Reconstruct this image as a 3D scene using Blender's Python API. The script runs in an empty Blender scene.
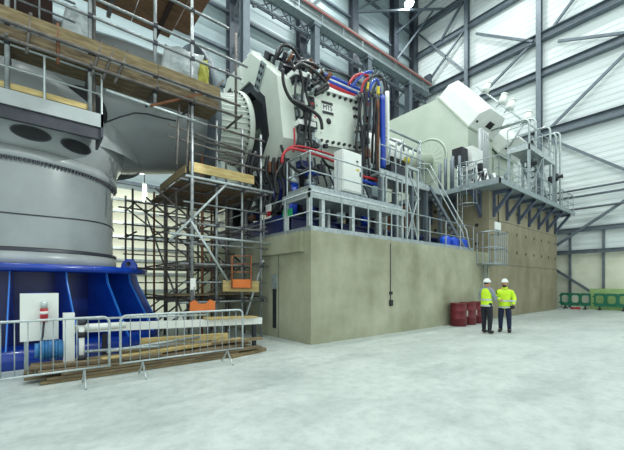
import bpy, math, random
from math import sin, cos, pi, radians, sqrt, atan2
from mathutils import Vector, Matrix
random.seed(7)
COL = bpy.context.scene.collection

# ------------------------------------------------------------------ materials
def lin(h):
    h = h.lstrip('#'); o = []
    for i in (0, 2, 4):
        c = int(h[i:i+2], 16) / 255
        o.append(c/12.92 if c <= .04045 else ((c+.055)/1.055)**2.4)
    return (*o, 1)

def mat(name, c1, c2=None, rough=.5, metal=0., scale=4., stretch=(1, 1, 1), bump=0., bscale=30., coat=0.):
    m = bpy.data.materials.new(name); m.use_nodes = True
    nt = m.node_tree; n = nt.nodes; L = nt.links
    b = n['Principled BSDF']
    b.inputs['Roughness'].default_value = rough
    b.inputs['Metallic'].default_value = metal
    if coat: b.inputs['Coat Weight'].default_value = coat
    if c2 is None: c2 = c1
    tc = n.new('ShaderNodeTexCoord'); mp = n.new('ShaderNodeMapping')
    mp.inputs['Scale'].default_value = stretch
    L.new(tc.outputs['Object'], mp.inputs['Vector'])
    nz = n.new('ShaderNodeTexNoise'); nz.inputs['Scale'].default_value = scale
    nz.inputs['Detail'].default_value = 6; nz.inputs['Roughness'].default_value = .62
    L.new(mp.outputs['Vector'], nz.inputs['Vector'])
    cr = n.new('ShaderNodeValToRGB')
    cr.color_ramp.elements[0].position = .34; cr.color_ramp.elements[1].position = .66
    cr.color_ramp.elements[0].color = lin(c1); cr.color_ramp.elements[1].color = lin(c2)
    L.new(nz.outputs['Fac'], cr.inputs['Fac'])
    L.new(cr.outputs['Color'], b.inputs['Base Color'])
    if bump:
        nb = n.new('ShaderNodeTexNoise'); nb.inputs['Scale'].default_value = bscale; nb.inputs['Detail'].default_value = 4
        L.new(mp.outputs['Vector'], nb.inputs['Vector'])
        bp = n.new('ShaderNodeBump'); bp.inputs['Strength'].default_value = bump
        L.new(nb.outputs['Fac'], bp.inputs['Height']); L.new(bp.outputs['Normal'], b.inputs['Normal'])
    return m

def emit(name, c, s):
    m = bpy.data.materials.new(name); m.use_nodes = True
    b = m.node_tree.nodes['Principled BSDF']
    b.inputs['Base Color'].default_value = lin(c)
    b.inputs['Emission Color'].default_value = lin(c); b.inputs['Emission Strength'].default_value = s
    return m

M = {}
M['clad'] = mat('wall_cladding', '#d4e0e0', '#e4ecec', .45, 0, .35, (.3, .3, 3))
M['cladshade'] = mat('shaded_grey_cladding', '#8fa2a8', '#a3b4b8', .5, 0, .35, (.3, .3, 3))  # darker cladding copy; the left wall's shade is put into its colour
M['lowwall'] = mat('lit_lower_wall', '#d8dcc6', '#e9ecdc', .6, 0, 1.2)  # warm-white light on the lower walls is put into this colour
M['steel'] = mat('painted_structural_steel', '#5d6872', '#6d7982', .45, .2, 3)
M['darksteel'] = mat('dark_structural_steel', '#3f4650', '#4d5560', .5, .2, 3)
M['galv'] = mat('galvanised_steel', '#8f9ba0', '#b4bfc2', .38, .55, 9)
M['galvl'] = mat('bright_galvanised_steel', '#a9b4b6', '#c8d2d2', .35, .45, 9)
M['tube'] = mat('scaffold_tube', '#7d8285', '#a6adaf', .4, .5, 6)
M['dtube'] = mat('weathered_scaffold_tube', '#4d4a48', '#7a7672', .55, .35, 5)
M['rust'] = mat('rusty_tube', '#5b3a28', '#8a5a3e', .7, .1, 6)
M['rustred'] = mat('rust_red_paint', '#7a3e38', '#8a4a44', .6)
M['dullyellow'] = mat('dull_yellow_cloth', '#a8a648', '#c6c660', .7, 0, 6)
M['timber'] = mat('scaffold_timber', '#6a5b40', '#928260', .75, 0, 3, (1, 6, 6), .15, 20)
M['timberd'] = mat('weathered_timber', '#4f4334', '#84755a', .8, 0, 3, (1, 6, 6), .15, 20)
M['ply'] = mat('brown_plywood', '#654a35', '#876549', .8, 0, 2, (1, 4, 1), .1, 20)
M['plyd'] = mat('dark_hoarding', '#2b1d1a', '#3d2a25', .8, 0, 2)
M['timbery'] = mat('new_timber', '#a8915c', '#c9b67f', .7, 0, 3, (1, 6, 6), .1, 20)
M['grey'] = mat('grey_gloss_paint', '#878f90', '#959d9e', .22, .0, .8, (1, 1, 1), 0, 30, .3)
M['greyl'] = mat('light_grey_paint', '#9aa2a3', '#a9b0b1', .3, 0, 1.5)
M['dark'] = mat('dark_interior', '#15171b', '#24272c', .6, 0, 4)
M['slate'] = mat('dark_slate_paint', '#30333c', '#3d4049', .45, .1, 4)
M['blue'] = mat('blue_gloss_paint', '#0a3290', '#0f3ea6', .25, 0, 1.5, (1, 1, 1), 0, 30, .3)
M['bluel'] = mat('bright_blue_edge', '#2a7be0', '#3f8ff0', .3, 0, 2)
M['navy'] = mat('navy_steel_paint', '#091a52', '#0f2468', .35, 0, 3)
M['white'] = mat('white_machine_paint', '#d2dcd2', '#dfe7de', .32, 0, 1.2)
M['whiteg'] = mat('pale_green_white_paint', '#bac7b8', '#c6d0c3', .35, 0, .8)
M['whitep'] = mat('clean_white_paint', '#e2e8e4', '#eef2ef', .35, 0, 2)
M['sheet'] = mat('polythene_sheet', '#b9c6ca', '#e6eff0', .22, 0, 5, (1, 1, 1), .3, 9)
M['black'] = mat('black_rubber', '#0f1114', '#1d2024', .42, 0, 6)
M['blackm'] = mat('black_painted_metal', '#191b22', '#2b2d36', .5, .1, 5)
M['red'] = mat('red_paint', '#a3202a', '#c02c34', .4, 0, 4)
M['pipeb'] = mat('blue_hose', '#1238a0', '#1c49be', .35, 0, 4)
M['yellow'] = mat('yellow_plastic', '#d8c21a', '#e6d437', .5, 0, 4)
M['orange'] = mat('orange_plastic', '#d8702c', '#e6813c', .5, 0, 4)
M['oranged'] = mat('dull_orange_steel', '#8a4f30', '#a3633f', .6, 0, 4)
M['drum'] = mat('dark_red_drum_paint', '#641a24', '#76222c', .4, .1, 3)
M['green'] = mat('green_barrier_plastic', '#0c5f45', '#14755a', .45, 0, 3)
M['greenl'] = mat('pale_green_paint', '#8fb070', '#a6c486', .6, 0, 3)
M['signg'] = mat('green_sign', '#1f9a5f', '#28a86b', .5)
M['hivis'] = mat('hi_vis_yellow', '#c4ee28', '#d6fa3c', .7, 0, 8, (1, 1, 1), .2, 14)
M['band'] = mat('reflective_band', '#b9c0c0', '#ccd2d2', .35, .2)
M['trouser'] = mat('dark_work_trousers', '#171923', '#232634', .8, 0, 8, (1, 1, 1), .2, 14)
M['trousern'] = mat('navy_work_trousers', '#141d3a', '#1d2849', .8, 0, 8, (1, 1, 1), .2, 14)
M['shirt'] = mat('grey_shirt', '#7f8994', '#929ca6', .8, 0, 8)
M['skin'] = mat('skin', '#b98569', '#c9977c', .55)
M['hair'] = mat('dark_hair', '#241a15', '#33261f', .7)
M['shoe'] = mat('black_boot_leather', '#0e0e10', '#1a1a1d', .5)
M['tarp'] = mat('blue_tarpaulin', '#0f44c8', '#2a64e0', .4, 0, 3, (1, 1, 1), .4, 8)
M['bluemotor'] = mat('blue_motor_paint', '#2a6aa0', '#3c7eb4', .4)
M['gratg'] = mat('platform_steel', '#8b989c', '#a2afb2', .45, .35, 5)
M['brkt'] = mat('blue_grey_bracket', '#4a5468', '#5b667a', .5, .2, 4)
M['lampw'] = emit('lamp_glow', '#f4fbff', 14)
M['tubelamp'] = emit('strip_lamp_glow', '#f8fff0', 9)

def concrete(name, c1, c2, c3, joints=None, tie=None):
    m = bpy.data.materials.new(name); m.use_nodes = True
    nt = m.node_tree; n = nt.nodes; L = nt.links; b = n['Principled BSDF']; b.inputs['Roughness'].default_value = .75
    tc = n.new('ShaderNodeTexCoord')
    n1 = n.new('ShaderNodeTexNoise'); n1.inputs['Scale'].default_value = .55; n1.inputs['Detail'].default_value = 8; n1.inputs['Roughness'].default_value = .6
    L.new(tc.outputs['Object'], n1.inputs['Vector'])
    mp = n.new('ShaderNodeMapping'); mp.inputs['Scale'].default_value = (1.2, 1.2, .35); L.new(tc.outputs['Object'], mp.inputs['Vector'])
    n2 = n.new('ShaderNodeTexNoise'); n2.inputs['Scale'].default_value = 1.3; n2.inputs['Detail'].default_value = 7
    L.new(mp.outputs['Vector'], n2.inputs['Vector'])
    r1 = n.new('ShaderNodeValToRGB'); r1.color_ramp.elements[0].position = .33; r1.color_ramp.elements[1].position = .7
    r1.color_ramp.elements[0].color = lin(c1); r1.color_ramp.elements[1].color = lin(c2)
    L.new(n1.outputs['Fac'], r1.inputs['Fac'])
    r2 = n.new('ShaderNodeValToRGB'); r2.color_ramp.elements[0].position = .3; r2.color_ramp.elements[1].position = .6
    r2.color_ramp.elements[0].color = lin(c3); r2.color_ramp.elements[1].color = (1, 1, 1, 1)
    L.new(n2.outputs['Fac'], r2.inputs['Fac'])
    mx = n.new('ShaderNodeMix'); mx.data_type = 'RGBA'; mx.blend_type = 'MULTIPLY'; mx.inputs['Factor'].default_value = .22
    L.new(r1.outputs['Color'], mx.inputs['A']); L.new(r2.outputs['Color'], mx.inputs['B'])
    L.new(mx.outputs['Result'], b.inputs['Base Color'])
    nb = n.new('ShaderNodeTexNoise'); nb.inputs['Scale'].default_value = 9; nb.inputs['Detail'].default_value = 8
    L.new(tc.outputs['Object'], nb.inputs['Vector'])
    bp = n.new('ShaderNodeBump'); bp.inputs['Strength'].default_value = .12
    L.new(nb.outputs['Fac'], bp.inputs['Height']); L.new(bp.outputs['Normal'], b.inputs['Normal'])
    return m
M['conc'] = concrete('cast_concrete', '#8f917a', '#bcbea6', '#8a8674')
M['concd'] = concrete('weathered_cast_concrete', '#827d66', '#a29b82', '#857d6a')

def floor_mat():
    m = bpy.data.materials.new('power_floated_concrete'); m.use_nodes = True
    nt = m.node_tree; n = nt.nodes; L = nt.links; b = n['Principled BSDF']
    tc = n.new('ShaderNodeTexCoord')
    n1 = n.new('ShaderNodeTexNoise'); n1.inputs['Scale'].default_value = .7; n1.inputs['Detail'].default_value = 9; n1.inputs['Roughness'].default_value = .68
    L.new(tc.outputs['Object'], n1.inputs['Vector'])
    r1 = n.new('ShaderNodeValToRGB'); r1.color_ramp.elements[0].position = .3; r1.color_ramp.elements[1].position = .7
    r1.color_ramp.elements[0].color = lin('#b6c0bd'); r1.color_ramp.elements[1].color = lin('#d3dbd7')
    L.new(n1.outputs['Fac'], r1.inputs['Fac'])
    # faint curving wheel scuffs
    mp = n.new('ShaderNodeMapping'); mp.inputs['Rotation'].default_value = (0, 0, radians(14)); mp.inputs['Scale'].default_value = (.5, 1.6, 1)
    L.new(tc.outputs['Object'], mp.inputs['Vector'])
    n2 = n.new('ShaderNodeTexNoise'); n2.inputs['Scale'].default_value = 1.0; n2.inputs['Detail'].default_value = 8; n2.inputs['Distortion'].default_value = .8
    L.new(mp.outputs['Vector'], n2.inputs['Vector'])
    r2 = n.new('ShaderNodeValToRGB'); r2.color_ramp.elements[0].position = .36; r2.color_ramp.elements[1].position = .52
    r2.color_ramp.elements[0].color = lin('#b4bcbc'); r2.color_ramp.elements[1].color = (1, 1, 1, 1)
    L.new(n2.outputs['Fac'], r2.inputs['Fac'])
    mx = n.new('ShaderNodeMix'); mx.data_type = 'RGBA'; mx.blend_type = 'MULTIPLY'; mx.inputs['Factor'].default_value = .22
    L.new(r1.outputs['Color'], mx.inputs['A']); L.new(r2.outputs['Color'], mx.inputs['B'])
    n3 = n.new('ShaderNodeTexNoise'); n3.inputs['Scale'].default_value = 5; n3.inputs['Detail'].default_value = 10; n3.inputs['Roughness'].default_value = .75
    L.new(tc.outputs['Object'], n3.inputs['Vector'])
    r3 = n.new('ShaderNodeValToRGB'); r3.color_ramp.elements[0].position = .36; r3.color_ramp.elements[1].position = .56
    r3.color_ramp.elements[0].color = lin('#d8dbda'); r3.color_ramp.elements[1].color = (1, 1, 1, 1); L.new(n3.outputs['Fac'], r3.inputs['Fac'])
    m2 = n.new('ShaderNodeMix'); m2.data_type = 'RGBA'; m2.blend_type = 'MULTIPLY'; m2.inputs['Factor'].default_value = .6
    L.new(mx.outputs['Result'], m2.inputs['A']); L.new(r3.outputs['Color'], m2.inputs['B'])
    L.new(m2.outputs['Result'], b.inputs['Base Color'])
    b.inputs['Roughness'].default_value = .5
    return m
M['floor'] = floor_mat()

# ------------------------------------------------------------------ mesh builder
class MB:
    def __init__(s): s.v = []; s.f = []; s.sm = []; s.mi = []; s.cur = 0
    def add(s, vs, fs, smooth=False):
        o = len(s.v); s.v += [tuple(v) for v in vs]
        for f in fs: s.f.append([i+o for i in f]); s.sm.append(smooth); s.mi.append(s.cur)
        return s
    def box(s, a, b, R=None, c=None):
        x0, y0, z0 = a; x1, y1, z1 = b
        x0, x1 = min(x0, x1), max(x0, x1); y0, y1 = min(y0, y1), max(y0, y1); z0, z1 = min(z0, z1), max(z0, z1)
        vs = [Vector(p) for p in ((x0,y0,z0),(x1,y0,z0),(x1,y1,z0),(x0,y1,z0),(x0,y0,z1),(x1,y0,z1),(x1,y1,z1),(x0,y1,z1))]
        if R is not None:
            c = Vector(c) if c is not None else sum(vs, Vector())/8
            vs = [R @ (p-c) + c for p in vs]
        return s.add(vs, [(0,3,2,1),(4,5,6,7),(0,1,5,4),(1,2,6,5),(2,3,7,6),(3,0,4,7)])
    def bar(s, p, q, w, h=None, up=(0, 0, 1)):
        h = h or w; p = Vector(p); q = Vector(q); d = (q-p).normalized(); up = Vector(up)
        if abs(d.dot(up)) > .98: up = Vector((1, 0, 0)) if abs(d.x) < .9 else Vector((0, 1, 0))
        sx = d.cross(up).normalized(); sy = sx.cross(d).normalized()
        vs = []
        for c in (p, q):
            for a, b in ((-1,-1),(1,-1),(1,1),(-1,1)): vs.append(c+sx*a*w/2+sy*b*h/2)
        return s.add(vs, [(0,1,2,3),(7,6,5,4),(0,4,5,1),(1,5,6,2),(2,6,7,3),(3,7,4,0)])
    def ibeam(s, p, q, w, h, t=.02, up=(0, 0, 1)):
        p = Vector(p); q = Vector(q); d = (q-p).normalized(); u = Vector(up)
        if abs(d.dot(u)) > .98: u = Vector((1, 0, 0))
        sx = d.cross(u).normalized(); sy = sx.cross(d).normalized()
        s.bar(p+sy*(h/2-t/2), q+sy*(h/2-t/2), w, t, u); s.bar(p-sy*(h/2-t/2), q-sy*(h/2-t/2), w, t, u)
        return s.bar(p, q, t, h-2*t, u)
    def tube(s, p, q, r, n=8, r2=None, cap=True):
        p = Vector(p); q = Vector(q); d = (q-p).normalized(); r2 = r if r2 is None else r2
        u = Vector((0, 0, 1)) if abs(d.z) < .9 else Vector((1, 0, 0))
        a = d.cross(u).normalized(); b = a.cross(d)
        vs = [c+(a*cos(2*pi*i/n)+b*sin(2*pi*i/n))*rr for c, rr in ((p, r), (q, r2)) for i in range(n)]
        s.add(vs, [(i, i+n, (i+1) % n+n, (i+1) % n) for i in range(n)], True)
        if cap: s.add(vs, [list(range(n)), list(range(2*n-1, n-1, -1))])
        return s
    def path(s, pts, r, n=7):
        pts = [Vector(p) for p in pts]; rings = []; a = None
        for i, p in enumerate(pts):
            d = (pts[min(i+1, len(pts)-1)]-pts[max(i-1, 0)]).normalized()
            if a is None:
                u = Vector((0, 0, 1)) if abs(d.z) < .9 else Vector((1, 0, 0)); a = d.cross(u).normalized()
            a = (a-d*a.dot(d)).normalized(); b = d.cross(a)
            rr = r[i] if isinstance(r, (list, tuple)) else r
            rings.append([p+(a*cos(2*pi*k/n)+b*sin(2*pi*k/n))*rr for k in range(n)])
        vs = [v for g in rings for v in g]; fs = []
        for i in range(len(pts)-1):
            for k in range(n): fs.append((i*n+k, i*n+(k+1) % n, (i+1)*n+(k+1) % n, (i+1)*n+k))
        s.add(vs, fs, True)
        return s.add(vs, [list(range(n-1, -1, -1)), list(range((len(pts)-1)*n, len(pts)*n))])
    def lathe(s, prof, o, axis=(0, 0, 1), n=48, smooth=True, a0=0, a1=2*pi, close=True):
        # prof: list of (radius, height along axis)
        ax = Vector(axis).normalized(); u = Vector((0, 0, 1)) if abs(ax.z) < .7 else Vector((1, 0, 0))
        e1 = (u-ax*u.dot(ax)).normalized(); e2 = ax.cross(e1); o = Vector(o)
        full = abs(a1-a0-2*pi) < 1e-6; m = n if full else n+1
        for (ra, ha), (rb, hb) in zip(prof[:-1], prof[1:]):
            vs = []
            for rr, hh in ((ra, ha), (rb, hb)):
                for i in range(m):
                    t = a0+(a1-a0)*i/n; vs.append(o+ax*hh+(e1*cos(t)+e2*sin(t))*rr)
            k = range(m) if full else range(m-1)
            s.add(vs, [(i, (i+1) % m, (i+1) % m+m, i+m) for i in k], smooth)
        return s
    def prism(s, poly, vec):
        n = len(poly); vec = Vector(vec); vs = [Vector(p) for p in poly]; vs += [p+vec for p in vs]
        return s.add(vs, [list(range(n-1, -1, -1)), list(range(n, 2*n))]+[(i, (i+1) % n, (i+1) % n+n, i+n) for i in range(n)])

ROOTS = {}
def link(name, mb, m, parent=None, origin=None):
    me = bpy.data.meshes.new(name)
    loc = Vector((0, 0, 0))
    if parent is not None: loc = Vector(parent['_w']) if '_w' in parent else Vector(ROOTS[parent.name])
    elif origin is not None: loc = Vector(origin)
    me.from_pydata([tuple(Vector(v)-loc) for v in mb.v], [], mb.f)
    ms = m if isinstance(m, (list, tuple)) else [m]
    for x in ms: me.materials.append(M[x] if isinstance(x, str) else x)
    me.polygons.foreach_set('use_smooth', mb.sm)
    me.polygons.foreach_set('material_index', mb.mi)
    me.update(); me.validate()
    import bmesh
    bm = bmesh.new(); bm.from_mesh(me); bmesh.ops.remove_doubles(bm, verts=bm.verts, dist=1e-5)
    bmesh.ops.recalc_face_normals(bm, faces=bm.faces); bm.to_mesh(me); bm.free()
    o = bpy.data.objects.new(name, me); COL.objects.link(o)
    if parent is not None: o.parent = parent
    else: o.location = loc
    ROOTS[o.name] = tuple(loc)
    return o
def tag(o, label, cat, group=None, kind=None):
    o['label'] = label; o['category'] = cat
    if group: o['group'] = group
    if kind: o['kind'] = kind
    return o
def thing(name, label, cat, loc, group=None):
    o = bpy.data.objects.new(name, None); COL.objects.link(o); o.location = loc; o.empty_display_size = .2
    ROOTS[o.name] = tuple(loc); return tag(o, label, cat, group)
def struct(name, mb, m):
    o = link(name, mb, m); o['kind'] = 'structure'; return o
def single(name, mb, m, label, cat, origin, group=None, kind=None):
    return tag(link(name, mb, m, None, origin), label, cat, group, kind)
def T(p, q, r, n=8): return MB().tube(p, q, r, n)
def inst(name, mb, m, parent, places):
    base = Vector(ROOTS[parent.name]); first = None; out = []
    for loc, R in places:
        if first is None:
            me = bpy.data.meshes.new(name); me.from_pydata([tuple(v) for v in mb.v], [], mb.f)
            for x in (m if isinstance(m, (list, tuple)) else [m]): me.materials.append(M[x])
            me.polygons.foreach_set('use_smooth', mb.sm); me.polygons.foreach_set('material_index', mb.mi); me.update()
            o = first = bpy.data.objects.new(name, me)
        else: o = first.copy()
        COL.objects.link(o); o.parent = parent; o.location = Vector(loc)-base
        if R is not None: o.rotation_euler = R.to_euler()
        ROOTS[o.name] = tuple(loc); out.append(o)
    return out
ORD = ['first', 'second', 'third', 'fourth', 'fifth', 'sixth', 'seventh', 'eighth', 'ninth', 'tenth', 'eleventh', 'twelfth']
trim_n = [0]
def trim(mb, m):
    trim_n[0] += 1; return struct('trim_%d' % trim_n[0], mb, m)
def arc(p, q, sag, n=10, axis=(0, 0, 1)):
    p = Vector(p); q = Vector(q); a = Vector(axis)
    return [p.lerp(q, i/n)+a*sag*4*(i/n)*(1-i/n) for i in range(n+1)]

# camera in the hall: long axis of the plinth runs along +X, the far corner is at (29, 19.8)
FOC, CX, HY, EYE = 338., 312., 284., 1.65
HA = radians(51)
sc = bpy.context.scene
cd = bpy.data.cameras.new('camera'); cam = bpy.data.objects.new('camera', cd); COL.objects.link(cam)
cd.sensor_width = 36; cd.lens = 36*FOC/624; cd.shift_y = (HY-225)/624
cam.location = (0, 0, EYE); cam.rotation_euler = (radians(90), 0, HA-radians(90)); cd.clip_end = 200
sc.camera = cam
def at(u, v, x=None, y=None, z=None):
    """point of the place seen at u, v of the photograph on the plane x, y or z"""
    q = (u-CX)/FOC; c, s = cos(HA), sin(HA)
    if x is not None: d = x/(c+s*q)
    elif y is not None: d = y/(s-c*q)
    else: d = FOC*(z-EYE)/(HY-v)
    r = q*d
    return Vector((c*d+s*r, s*d-c*r, EYE+(HY-v)*d/FOC))

# ================================================================== SETTING
struct('floor', MB().box((-16, -9, -.3), (29.6, 20.4, 0)), 'floor')
def cladding(name, along, fixed, a0, a1, z0, z1, pitch, m, sign):
    mb = MB(); z = z0
    while z < z1-1e-6:
        zs = [z, z+pitch*.42, z+pitch*.5, z+pitch*.92, min(z+pitch, z1)]; dep = [0, 0, .022, .022, 0]
        for i in range(4):
            p = [(a0, dep[i], zs[i]), (a1, dep[i], zs[i]), (a1, dep[i+1], zs[i+1]), (a0, dep[i+1], zs[i+1])]
            if along == 'y': vs = [(fixed-sign*d, a, zz) for a, d, zz in p]
            else: vs = [(a, fixed-sign*d, zz) for a, d, zz in p]
            mb.add(vs, [(0, 1, 2, 3)])
        z += pitch
    # backing so that the wall has thickness
    if along == 'y': mb.box((fixed+.05, a0, z0), (fixed+.3, a1, z1))
    else: mb.box((a0, fixed+.05, z0), (a1, fixed+.3, z1))
    return struct(name, mb, m)
cladding('wall_right', 'y', 29.0, -9, 19.8, 3.8, 30, .4, 'clad', 1)
cladding('wall_left', 'x', 19.8, -16, 29.0, 6.6, 30, 1.25, 'cladshade', 1)
struct('wall_right_lower', MB().box((29.0, -9, 0), (29.3, 19.8, 3.8)), 'lowwall')
struct('wall_left_lower', MB().box((-16, 19.8, 0), (29.3, 20.1, 6.6)), 'lowwall')
cl = MB().box((-16, -9, 29.6), (29.3, 20.1, 29.9))
struct('ceiling', cl, 'cladshade')
for i in range(9):
    y = 18.2-i*1.9
    trim(MB().ibeam((-16, y, 29.35), (29, y, 29.35), .12, .3), 'steel')
for x in (9.3, 14.7, 20.0, 25.3):
    mb = MB().ibeam((x, -9, 28.9), (x, 19.8, 28.9), .25, .5)
    trim(mb, 'steel')
# girts across the right-hand end wall
for z, w, h in ((3.85, .2, .26), (5.35, .2, .3), (12.6, .5, .6), (17.1, .45, .5), (19.75, .5, .55), (23.8, .35, .45), (26.4, .35, .45)):
    trim(MB().ibeam((28.72, -9, z), (28.72, 19.6, z), w, h), 'steel')
for z, x in ((6.75, 28.5), (8.05, 28.5), (7.4, 27.6)):
    trim(MB().tube((x, -9, z), (x, 14.0, z), .07, 8), 'steel')
# braces across the end wall
for a, b in (((8.06, 12.92), (4.0, 16.2)), ((4.0, 16.2), (1.0, 19)), ((12.67, 17.5), (9.3, 19.6)), ((7.88, 20.1), (4.5, 23.5)), ((13.4, 22.7), (9.2, 19.7)),
             ((7.64, 18.85), (3.6, 17.2)), ((8.4, 12.3), (3.0, 7.9)), ((8.6, 3.8), (3.4, 7.4)), ((8.6, 3.3), (5.0, .5)), ((18.9, 19.9), (14.3, 23.7)), ((14.3, 19.9), (18.9, 25.8)), ((13.9, 26.2), (9, 23.9)), ((16.6, 23.9), (14.4, 26.3))):
    trim(MB().bar((28.62, *a), (28.62, *b), .16, .16), 'steel')
for y in (7.0, 5.2, 3.4):
    trim(MB().bar((28.85, y, 0), (28.85, y, 5.3), .13, .13), 'steel')
# girts and strips on the left long wall
for z in (6.9, 9.3, 11.6, 13.9, 16.2, 18.6, 21.0, 23.6, 26.2):
    trim(MB().bar((-16, 19.66, z), (28.8, 19.66, z), .2, .16), 'steel')
for z in (1.3, 2.2, 2.9, 3.5, 4.1, 4.8, 5.4, 6.0):
    trim(MB().bar((-10, 19.7, z), (8.9, 19.7, z), .18, .12), 'galv')
# building columns
names = ORD
for i, x in enumerate((9.37, 14.75, 20.1, 25.45, 28.5)):
    mb = MB().ibeam((x, 19.4, 0), (x, 19.4, 29.3), .62, .55, .05, (0, 1, 0))
    single('wall_column', mb, 'darksteel', 'dark steel I-section wall column, %s in view from the left along the far long wall' % ORD[i], 'steel column', (x, 19.4, 0), 'dark wall columns')
for i, x in enumerate((9.3, 14.6, 19.9, 25.2)):
    mb = MB().ibeam((x, 17.7, 0), (x, 17.7, 19.2), .42, .5, .05, (0, 1, 0)).box((x-.3, 17.4, 19.0), (x+.3, 18.0, 19.25))
    single('crane_column', mb, 'steel', 'lighter grey column under the crane rail, %s in view from the left' % ORD[i], 'steel column', (x, 17.7, 0), 'crane rail columns')
for x in (9.3, 14.6, 19.9, 25.2):
    for z0 in range(0, 18, 2):
        trim(MB().bar((x, 17.9, z0+1), (x, 19.2, z0+2), .08, .08).bar((x, 17.9, z0+3), (x, 19.2, z0+2), .08, .08), 'steel')
for i, y in enumerate((14.2, 8.8)):
    mb = MB().ibeam((28.62, y, 0), (28.62, y, 29.3), .32, .4, .04, (1, 0, 0))
    single('end_wall_column', mb, 'steel', 'grey post standing against the bright end wall, %s from the far corner' % ORD[i], 'steel column', (28.62, y, 0), 'end wall columns')
# crane runway
cr = thing('crane_runway', 'grey overhead crane runway beam with rust red rail edge', 'crane runway', (6, 17.7, 19.3))
link('runway_beam', MB().ibeam((-10, 17.7, 19.75), (28.4, 17.7, 19.75), .6, 1.0, .06), 'gratg', cr)
link('conductor_bar', MB().bar((-10, 17.36, 20.05), (28.3, 17.36, 20.05), .05, .14), 'rustred', cr)
link('rail', MB().bar((-10, 17.55, 20.32), (28.4, 17.55, 20.32), .14, .14), 'rust', cr)
inst('stiffener', MB().bar((0, 0, 0), (0, 0, .9), .03, .05), 'galv', cr, [((x, 17.38, 19.3), None) for x in range(-9, 28, 2)])
link('end_stop', MB().box((28.1, 17.4, 20.25), (28.45, 18.0, 21.1)), 'darksteel', cr)
mb = MB()
mb.bar((-10, 19.0, 19.4), (28.4, 19.0, 19.4), .1, .12).bar((-10, 18.1, 18.7), (28.4, 18.1, 18.7), .1, .12)
for k in range(26):
    x = -9+k*1.45
    mb.bar((x, 18.0, 19.2), (x+.72, 19.0, 19.2), .07).bar((x+.72, 19.0, 19.2), (x+1.45, 18.0, 19.2), .07)
    mb.bar((x, 18.1, 18.7), (x+.72, 18.1, 19.4), .06).bar((x+.72, 18.1, 19.4), (x+1.45, 18.1, 18.7), .06)
link('surge_truss', mb, 'steel', cr)
# eaves braces near the far corner
for a, b in (((20.1, 19.3, 23.9), (28.3, 16.2, 26.4)), ((20.1, 19.3, 24), (25.4, 19.3, 28.5)), ((25.4, 19.3, 22.0), (28.4, 17.2, 27)), ((14.7, 19.3, 21.5), (20, 19.3, 28)), ((25.4, 19.3, 24.5), (28.5, 14.2, 28.4))):
    trim(MB().bar(a, b, .15, .15), 'steel')
# high bay lights
k = 0
for ix, x in enumerate((24.6, 16, 7.5, -1)):
    for iy, y in enumerate((17.2, 10.5, 3.5)):
        if ix == 0 and iy == 0:
            h = thing('high_bay_lamp', 'glowing round high bay lamp hanging under the roof at the top of the photo', 'lamp', (x, y, 25.6))
            link('lamp_housing', MB().lathe([(.02, .75), (.12, .75), (.16, .45), (.4, .12), (.44, 0), (.40, 0)], (x, y, 25.6), n=20), 'galv', h)
            link('suspension_rod', MB().tube((x, y, 26.3), (x, y, 29.55), .02, 6), 'galv', h)
            link('lens', MB().lathe([(.0001, -.22), (.2, -.19), (.34, -.1), (.39, .03)], (x, y, 25.6), n=20), 'lampw', h)
        ld = bpy.data.lights.new('high_bay', 'AREA'); ld.shape = 'DISK'; ld.size = .9; ld.energy = 500 if ix else 280; ld.color = (.95, 1, .975)
        lo = bpy.data.objects.new('high_bay_light', ld); COL.objects.link(lo); lo.location = (x, y, 25.3)

sl_ = bpy.data.lights.new('flood', 'SPOT'); sl_.energy = 1500; sl_.spot_size = radians(24); sl_.spot_blend = .25; sl_.shadow_soft_size = .06; sl_.color = (.95, 1, .97)
so_ = bpy.data.objects.new('flood_light', sl_); COL.objects.link(so_); so_.location = (6.6, 3.0, 8.2)
so_.rotation_euler = (Vector((.55, 10.2, 3.4))-Vector((6.6, 3.0, 8.2))).to_track_quat('-Z', 'Y').to_euler()
w = bpy.data.worlds.new('world'); sc.world = w; w.use_nodes = True
bg = w.node_tree.nodes['Background']; bg.inputs['Color'].default_value = (.9, 1.0, .965, 1); bg.inputs['Strength'].default_value = .95
vs_ = sc.view_settings; vs_.view_transform = 'Standard'; vs_.look = 'None'; vs_.gamma = 1; vs_.exposure = .36
vs_.use_curve_mapping = False
#PART2
# ================================================================== railing helper
def railing(name, label, pts, h=1.1, step=1.2, m='galv', mids=(.55,), kick=True, r=.024, cat='railing', group=None):
    pts = [Vector(p) for p in pts]
    t = thing(name, label, cat, pts[0], group)
    link('top_rail', MB().path([p+Vector((0, 0, h)) for p in pts], r, 8), m, t)
    for k in mids: link('mid_rail', MB().path([p+Vector((0, 0, k)) for p in pts], r*.85, 6), m, t)
    if kick:
        for p, q in zip(pts[:-1], pts[1:]):
            link('kick_plate', MB().bar(p+Vector((0, 0, .08)), q+Vector((0, 0, .08)), .012, .14), m, t)
    places = []
    for p, q in zip(pts[:-1], pts[1:]):
        n = max(1, round((q-p).length/step))
        for i in range(n): places.append((p.lerp(q, i/n), None))
    places.append((pts[-1], None))
    inst('post', MB().tube((0, 0, 0), (0, 0, h), r, 8), m, t, places)
    return t

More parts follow.
